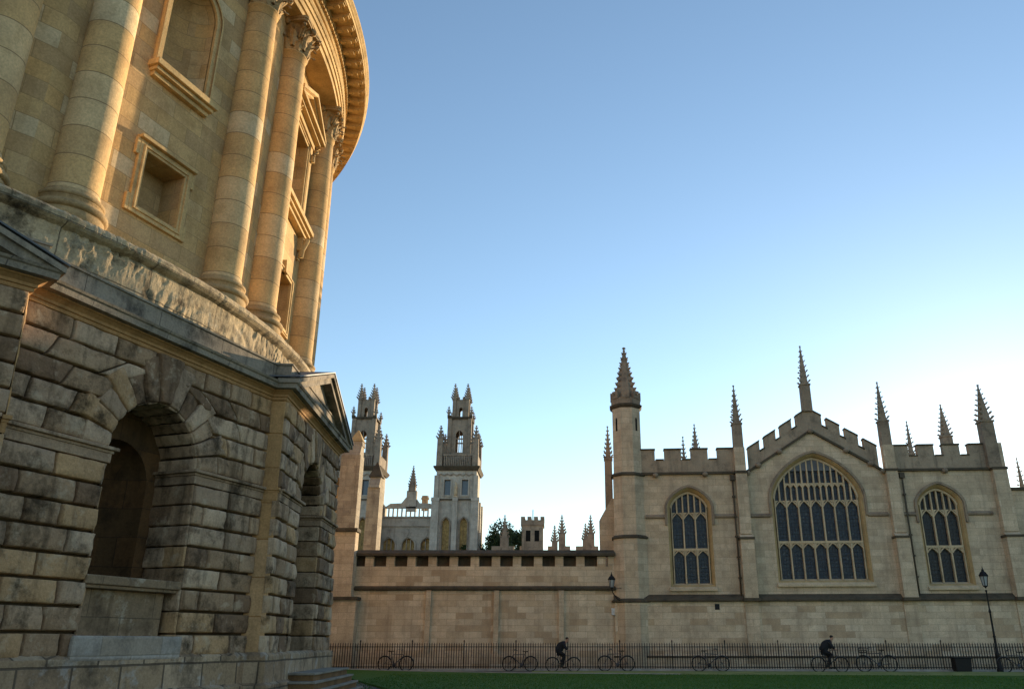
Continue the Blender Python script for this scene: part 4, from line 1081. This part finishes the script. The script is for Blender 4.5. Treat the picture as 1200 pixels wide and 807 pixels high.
def tree(name, label, x, y, h, rad, seed, nl=9000):
    t = thing(name, label, 'tree', (x,y,0)); rnd = random.Random(seed)
    tr = MB(); tr.tube([(0,0,0),(.1,.05,h*.3),(-.1,.1,h*.55),(.05,0,h*.75)], .38, 9, r1=.16)
    limbs = []
    for i in range(9):
        a = rnd.uniform(0,6.28); z = h*rnd.uniform(.35,.7); e = Vector((math.cos(a)*rad*rnd.uniform(.5,.85), math.sin(a)*rad*rnd.uniform(.5,.85), z+h*.2)); limbs.append(e)
        tr.tube([(0,0,z-h*.08),(e.x*.5,e.y*.5,z+h*.06),tuple(e)], .13, 6, r1=.03)
    tr.build('trunk', M['bark'], t)
    cr = MB(); cl = []
    for i in range(46):
        while True:
            p = Vector((rnd.uniform(-1,1),rnd.uniform(-1,1),rnd.uniform(-1,1)))
            if p.length < 1: break
        cl.append((Vector((p.x*rad, p.y*rad, h*.72+p.z*h*.26)), rnd.uniform(.5,1.15)*rad*.3))
    for i in range(nl):
        c_, r_ = rnd.choice(cl); d = Vector((rnd.gauss(0,1),rnd.gauss(0,1),rnd.gauss(0,.8))).normalized()*r_*rnd.uniform(.5,1.05)
        p = c_+d; s_ = rnd.uniform(.09,.19); u = Vector((rnd.gauss(0,1),rnd.gauss(0,1),rnd.gauss(0,1))).normalized(); v_ = u.orthogonal().normalized()
        cr.add([p-u*s_, p-v_*s_*.55, p+u*s_, p+v_*s_*.55], [(0,1,2,3)])
    cr.build('crown', M['leaf'], t)
x, _ = wx(587,625,96); tree('broadleaf_tree', 'dark broadleaf tree behind the boundary wall beside the right twin tower', x, 96, 14.6, 4.4, 5, 34000)

# ------------------------------------------------------------------ railings, lamps, bin
FDIR = Vector((math.cos(R(-4.5)), math.sin(R(-4.5)), 0)); FP0 = Vector((3.5,44.7,0))
def fpos(s_):   # along the fence; s=0 at the bend
    return FP0+FDIR*s_ if s_ > 0 else FP0+Vector((s_,0,0))
fn = thing('iron_railing', 'long black iron railing with spear tips along the foot of the college wall', 'railing', tuple(FP0))
HF = 1.33
def fence_panel(s0, s1):
    a_, b_ = fpos(s0)-FP0, fpos(s1)-FP0; d = (b_-a_); L = d.length; ang = math.atan2(d.y, d.x)
    m_ = MB(); n = int(L/.125)
    for i in range(1, n):
        x = L*i/n; m_.box(x-.017,x+.017,-.017,.017,.10,HF-.08); m_.taper(x,0,HF-.08,HF-.05,.008,.008,.022,.018); m_.taper(x,0,HF-.05,HF+.03,.022,.018,.001,.001)
    o = m_.build('bar_panel', M['iron'], fn, loc=tuple(a_), rz=ang)
    r_ = MB(); r_.box(0,L,-.02,.02,.16,.2); r_.build('rail', M['iron'], fn, loc=tuple(a_), rz=ang); r_ = MB(); r_.box(0,L,-.02,.02,HF-.20,HF-.165); r_.build('rail', M['iron'], fn, loc=tuple(a_), rz=ang)
    p = MB(); p.tube([(0,0,0),(0,0,HF+.06)], .028, 8); p.lathe([(0,HF+.05),(.045,HF+.08),(.03,HF+.12),(0,HF+.17)], n=8); p.build('post', M['iron'], fn, loc=tuple(a_))
s_ = -16.2
while s_ < 0: fence_panel(s_, s_+2.7 if s_+2.7 < -.01 else 0); s_ += 2.7
s_ = 0
while s_ < 24: fence_panel(s_+.0001, s_+2.7); s_ += 2.7
fk = MB()
for a_, b_ in ((-16.2,0),(0.0001,27)):
    p0, p1 = fpos(a_)-FP0, fpos(b_)-FP0; n_ = Vector((0,.15,0)); vs = [p0-n_,p1-n_,p1+n_,p0+n_]
    fk.add([(p.x,p.y,0) for p in vs]+[(p.x,p.y,.1) for p in vs], [(4,5,6,7),(0,1,5,4),(2,3,7,6)])
fk.build('footing_kerb', M['kerb'], fn)

M['lampglass'] = plain('lamp_glass', (.35,.36,.36), .2, .5, .1)
def lantern(parent, z0, s=1., x=0, y=0):
    """hexagonal tapered street lantern with roof and finial"""
    fr = MB(); n = 6; H = .5*s
    rb, rt = .12*s, .21*s
    for k_ in range(n):
        a = 2*math.pi*k_/n; fr.tube([(x+rb*math.cos(a),y+rb*math.sin(a),z0),(x+rt*math.cos(a),y+rt*math.sin(a),z0+H)], .012*s+.004, 5)
    fr.lathe([(.03*s,z0-.12*s),(.06*s,z0-.06*s),(rb*1.1,z0-.02*s),(rb*1.1,z0+.02*s)], x, y, n=6, smooth=False)
    fr.lathe([(rt*1.08,z0+H-.01),(rt*1.25,z0+H+.02*s),(rt*1.2,z0+H+.06*s),(rt*.75,z0+H+.2*s),(rt*.35,z0+H+.27*s),(rt*.35,z0+H+.34*s),(rt*.15,z0+H+.38*s),(.02,z0+H+.46*s),(.0,z0+H+.54*s)], x, y, n=6, smooth=False)
    o = fr.build('lantern', M['iron'], parent)
    g_ = MB(); g_.lathe([(rb*.94,z0+.01),(rt*.94,z0+H-.01)], x, y, n=6, smooth=False); g_.build('lamp_glass', M['lampglass'], o)
LX = 22.0; LY = 42.6
lp = thing('street_lamp', 'tall black lamp post with hexagonal lantern at the right by the railing', 'street lamp', (LX,LY,0))
p = MB(); p.lathe([(.15,0),(.15,.12),(.11,.18),(.10,.75),(.12,.8),(.07,.9),(.055,1.6),(.07,1.64),(.05,1.7),(.042,2.75),(.07,2.8),(.06,2.86),(.036,2.95),(.032,3.75),(.06,3.8),(.04,3.86)], n=12)
p.tube([(-.22,0,3.35),(.22,0,3.35)], .015, 6); p.build('post', M['iron'], lp)
lantern(lp, 4.05, .95)
xw, zw = wx(717, 688, 45.0)
wlp = thing('wall_lamp', 'black lantern on a curved iron bracket at the end of the boundary wall', 'wall lamp', (xw,45.0,0))
p = MB(); p.tube([(.75,.8,3.55),(.55,.6,3.45),(.3,.3,3.55),(.05,.05,3.85),(0,0,4.02)], .025, 6); p.tube([(.7,.75,4.12),(.0,.0,4.12)], .014, 5); p.box(.66,.8,.7,.85,3.4,4.2); p.build('bracket', M['iron'], wlp)
lantern(wlp, zw, .8)
p = MB(); p.box(-.11,.11,-.12,0,-.18,.18); p.box(-.09,.09,-.14,-.121,-.02,.14)
xa_, za_ = wx(721.5, 716, 45.7); o = p.build('alarm_box', plain('white_box', (.6,.6,.6), .5), None, loc=(xa_-.1,45.99,za_), bevel=.02)
tag(o, 'small white box fixed to the wall below the wall lamp', 'alarm box')
bn = thing('litter_bin', 'square black litter bin standing in front of the railing near the lamp post', 'bin', (20.15,42.6,0), R(-4.5))
p = MB(); p.taper(0,0,.03,.62,.36,.25,.4,.28); p.build('body', M['iron'], bn, bevel=.02)
p = MB(); p.box(-.43,.43,-.3,.3,.62,.68); p.build('lid', M['iron'], bn, bevel=.02)

# ------------------------------------------------------------------ bicycles
M['tyre'] = plain('tyre_rubber', (.015,.015,.015), .8, .2)
M['bikepaint'] = plain('dark_frame_paint', (.03,.03,.035), .3, .5)
M['steel'] = plain('dull_steel', (.10,.10,.105), .35, .5, metal=.8)
WB, WR = .56, .345
def make_bike():
    t = thing('bicycle', 'x', 'bicycle', (0,0,0), 0, 'bicycles parked along the railing')
    for x in (-WB, WB):
        m_ = MB(); m_.tube([(x+WR*math.cos(a*math.pi/16),0,WR+WR*math.sin(a*math.pi/16)) for a in range(33)], .025, 6); w_ = m_.build('wheel', M['tyre'], t)
        m_ = MB()
        for k_ in range(16):
            a = k_*math.pi/8; m_.tube([(x,.02*(-1)**k_,WR),(x+WR*.95*math.cos(a),0,WR+WR*.95*math.sin(a))], .0035, 3)
        m_.tube([(x,-.05,WR),(x,.05,WR)], .022, 8); m_.build('spokes', M['steel'], w_)
        m_ = MB(); m_.tube([(x+(WR+.03)*math.cos(a),0,WR+(WR+.03)*math.sin(a)) for a in [R(20+i*11) for i in range(13)]], .016, 5); m_.build('mudguard', M['bikepaint'], t)
    bb, st_, hd, sh, ra, fa = (-.08,0,.29), (-.24,0,.80), (.36,0,.78), (.385,0,.70), (-WB,0,WR), (WB,0,WR)
    m_ = MB()
    for a_, b_, r_ in ((bb,st_,.017),(st_,hd,.017),(bb,sh,.02),(bb,ra,.012),(st_,ra,.01),(hd,(.40,0,.66),.02),((.40,0,.66),fa,.013)):
        m_.tube([a_,b_], r_, 6)
    m_.build('frame', M['bikepaint'], t)
    m_ = MB(); m_.tube([hd,(.33,0,.98),(.30,0,1.0)], .013, 6); m_.tube([(.16,-.27,1.0),(.30,-.2,1.03),(.35,0,1.0),(.30,.2,1.03),(.16,.27,1.0)], .013, 6); m_.build('handlebar', M['steel'], t)
    m_ = MB(); m_.tube([st_,(-.28,0,.93)], .014, 6); m_.add([(-.42,-.08,.95),(-.42,.08,.95),(-.12,.02,.95),(-.12,-.02,.95),(-.41,-.06,.91),(-.41,.06,.91),(-.14,.01,.92),(-.14,-.01,.92)], [(0,1,2,3),(4,5,6,7),(0,1,5,4),(1,2,6,5),(2,3,7,6),(3,0,4,7)]); m_.build('saddle', M['tyre'], t, bevel=.02)
    m_ = MB(); m_.lathe([(.0,-.005),(.09,-.005),(.09,.005),(0,.005)], n=16); m_.v = [(bb[0]+p[0], p[2]+.04, bb[2]+p[1]) for p in m_.v]
    m_.tube([(bb[0],.05,bb[2]),(bb[0]+.1,.05,bb[2]-.13)], .01, 5); m_.tube([(bb[0],-.05,bb[2]),(bb[0]-.1,-.05,bb[2]+.13)], .01, 5)
    m_.box(bb[0]+.05,bb[0]+.15,.05,.14,bb[2]-.145,bb[2]-.12); m_.box(bb[0]-.15,bb[0]-.05,-.14,-.05,bb[2]+.12,bb[2]+.145); m_.build('crank', M['bikepaint'], t)
    return t
def basket(t):
    m_ = MB(); 
    for z in (.82,.92,1.02):
        L = [(.42,-.16,z),(.70,-.16,z),(.70,.16,z),(.42,.16,z),(.42,-.16,z)]; m_.tube(L, .008, 4)
    for x, y in ((.42,-.16),(.56,-.16),(.7,-.16),(.42,.16),(.56,.16),(.7,.16),(.7,0)): m_.tube([(x,y,.82),(x,y,1.02)], .007, 4)
    m_.box(.42,.7,-.16,.16,.82,.83); m_.build('basket', M['iron'], t)
bk0 = make_bike()
def ground_x(px, Y): return wx(px, 780, Y)[0]
spots = [(463,44.2,1.12,1,'parked bicycle nearest the round library, alone against the railing'),
         (609,44.2,1.1,-1,'parked bicycle left of the cyclist who rides below the far pinnacles'),
                 (722,44.0,1.14,-1,'parked bicycle below the wall lamp'),
         (833,43.6,1.15,1,'parked bicycle below the left chapel window'),
         (1028,42.9,1.2,-1,'parked bicycle with front basket, between the right cyclist and the litter bin'),
         (1192,42.0,1.1,-1,'parked bicycle right of the tall lamp post at the photo edge')]
for i, (px, Y, sc_, dr, lab) in enumerate(spots):
    t = bk0 if i == 0 else copy_tree(bk0)
    t.location = (ground_x(px, Y), Y, 0); t.scale = (sc_*.9,)*3
    t.rotation_euler = (R(-6), 0, (0 if dr > 0 else math.pi)+R(random.uniform(-6,6)) + (R(-4.5) if px > 720 else 0))
    if dr < 0: t.rotation_euler.x = R(6)
    t['label'] = lab
    if i == 4: basket(t)

# ------------------------------------------------------------------ cyclists
M['coat'] = plain('dark_coat', (.018,.019,.024), .85, .2)
M['trouser'] = plain('dark_trousers', (.014,.014,.018), .85, .2)
M['skin'] = plain('skin', (.38,.22,.15), .55, .3, .08)
M['hair'] = plain('dark_hair', (.02,.014,.01), .7, .3)
def skin_mesh(name, J, E_list, m, parent, root=0, sub=1):
    me = bpy.data.meshes.new(name); me.from_pydata([j[:3] for j in J], E_list, []); me.materials.append(m)
    o = bpy.data.objects.new(name, me); COL.objects.link(o); o.parent = parent
    sk = o.modifiers.new('skin', 'SKIN'); me.skin_vertices.new(name='') if not me.skin_vertices else None
    for i, j in enumerate(J):
        me.skin_vertices[0].data[i].radius = (j[3], j[4] if len(j) > 4 else j[3]); me.skin_vertices[0].data[i].use_root = (i == root)
    sb = o.modifiers.new('sub', 'SUBSURF'); sb.levels = sub+1; sb.render_levels = sub+1
    return o
def rider(px, Y, s, dr, lab, coat='coat'):
    bike = copy_tree(bk0); bike.location = (ground_x(px, Y), Y, 0); bike.scale = (s,)*3; bike.rotation_euler = (0,0,0 if dr > 0 else math.pi)
    bike['label'] = lab[1]; bike['group'] = 'ridden bicycles'
    t = thing('person', lab[0], 'person', tuple(bike.location), bike.rotation_euler.z); t.scale = (s,)*3
    P = [(-.26,0,.99,.13,.15),(-.20,0,1.12,.13,.16),(-.08,0,1.28,.13,.18),(.06,0,1.42,.10,.15),(.14,0,1.46,.06,.06),(.21,0,1.51,.09,.085),(.24,0,1.59,.105,.09),(.235,0,1.66,.075,.07),
         (-.24,.09,.96,.09),(.04,.10,.72,.07),(.0,.10,.35,.042),(.07,.10,.22,.045),(.16,.10,.20,.03),
         (-.24,-.09,.96,.09),(.10,-.10,.82,.07),(-.10,-.10,.50,.042),(-.12,-.10,.42,.04),(-.03,-.10,.42,.03),
         (.05,.17,1.38,.06),(.12,.24,1.18,.045),(.26,.23,1.06,.03),(.05,-.17,1.38,.06),(.12,-.24,1.18,.045),(.26,-.23,1.06,.03)]
    Ed = [(0,1),(1,2),(2,3),(3,4),(4,5),(5,6),(6,7),(0,8),(8,9),(9,10),(10,11),(11,12),(0,13),(13,14),(14,15),(15,16),(16,17),(3,18),(18,19),(19,20),(3,21),(21,22),(22,23)]
    skin_mesh('body', P, Ed, M['skin'], t)
    J = [(-.29,0,.90,.19,.20),(-.22,0,1.12,.20,.22),(-.10,0,1.28,.20,.24),(.05,0,1.41,.14,.18),(.04,.17,1.36,.10),(.11,.25,1.17,.08),(.24,.235,1.08,.06),(.04,-.17,1.36,.10),(.11,-.25,1.17,.08),(.24,-.235,1.08,.06),(.13,0,1.45,.085,.085)]
    skin_mesh('jacket', J, [(0,1),(1,2),(2,3),(3,4),(4,5),(5,6),(3,7),(7,8),(8,9),(3,10)], M[coat], t)
    J = [(-.26,0,.98,.14,.16),(-.22,.10,.95,.105),(.04,.10,.72,.085),(.0,.10,.35,.06),(.0,.10,.27,.058),(-.22,-.10,.95,.105),(.10,-.10,.82,.085),(-.10,-.10,.50,.06),(-.13,-.10,.44,.058)]
    skin_mesh('trousers', J, [(0,1),(1,2),(2,3),(3,4),(0,5),(5,6),(6,7),(7,8)], M['trouser'], t)
    for y, x, z in ((.10,.07,.20),(-.10,-.06,.40)):
        m_ = MB(); m_.taper(x,y,z-.03,z+.05,.13,.045,.10,.04); m_.build('shoe', M['tyre'], t, bevel=.02)
    J = [(.195,0,1.56,.105,.10),(.215,0,1.65,.105,.095),(.225,0,1.70,.06,.06)]
    skin_mesh('hair', J, [(0,1),(1,2)], M['hair'], t)
    f = MB()
    f.lathe([(0,-.012),(.012,0),(0,.012)], .285, 0, n=6); f.v = [(a_+.06,b_,c_+1.57) for a_,b_,c_ in f.v]
    for y in (-.034,.034): 
        q = MB(); q.lathe([(0,-.008),(.01,0),(0,.008)], .268, y, n=6); f.add([(a_+.062,b_,c_+1.605) for a_,b_,c_ in q.v], q.f)
    f.build('face', M['skin'], t)
    for y, sgn in ((.23,1),(-.23,-1)):
        h_ = MB(); h_.taper(.285,y,1.015,1.065,.035,.03,.03,.026)
        for k_ in range(4):
            h_.tube([(.30,y-.027+k_*.018,1.05),(.335-.004*k_,y-.027+k_*.018,1.045),(.345-.004*k_,y-.027+k_*.018,1.015),(.325,y-.027+k_*.018,1.0)], .0085, 5)
        h_.tube([(.275,y-sgn*.03,1.04),(.295,y-sgn*.045,1.02),(.315,y-sgn*.04,1.0)], .0095, 5)
        h_.build('hand', M['skin'], t)
rider(660, 43.0, .95, 1, ('person in dark clothes cycling past the middle of the boundary wall', 'bicycle ridden by the left cyclist in front of the boundary wall'))
rider(973, 42.3, 1.0, 1, ('person in dark jacket cycling below the big chapel window', 'bicycle ridden by the right cyclist below the big chapel window'))
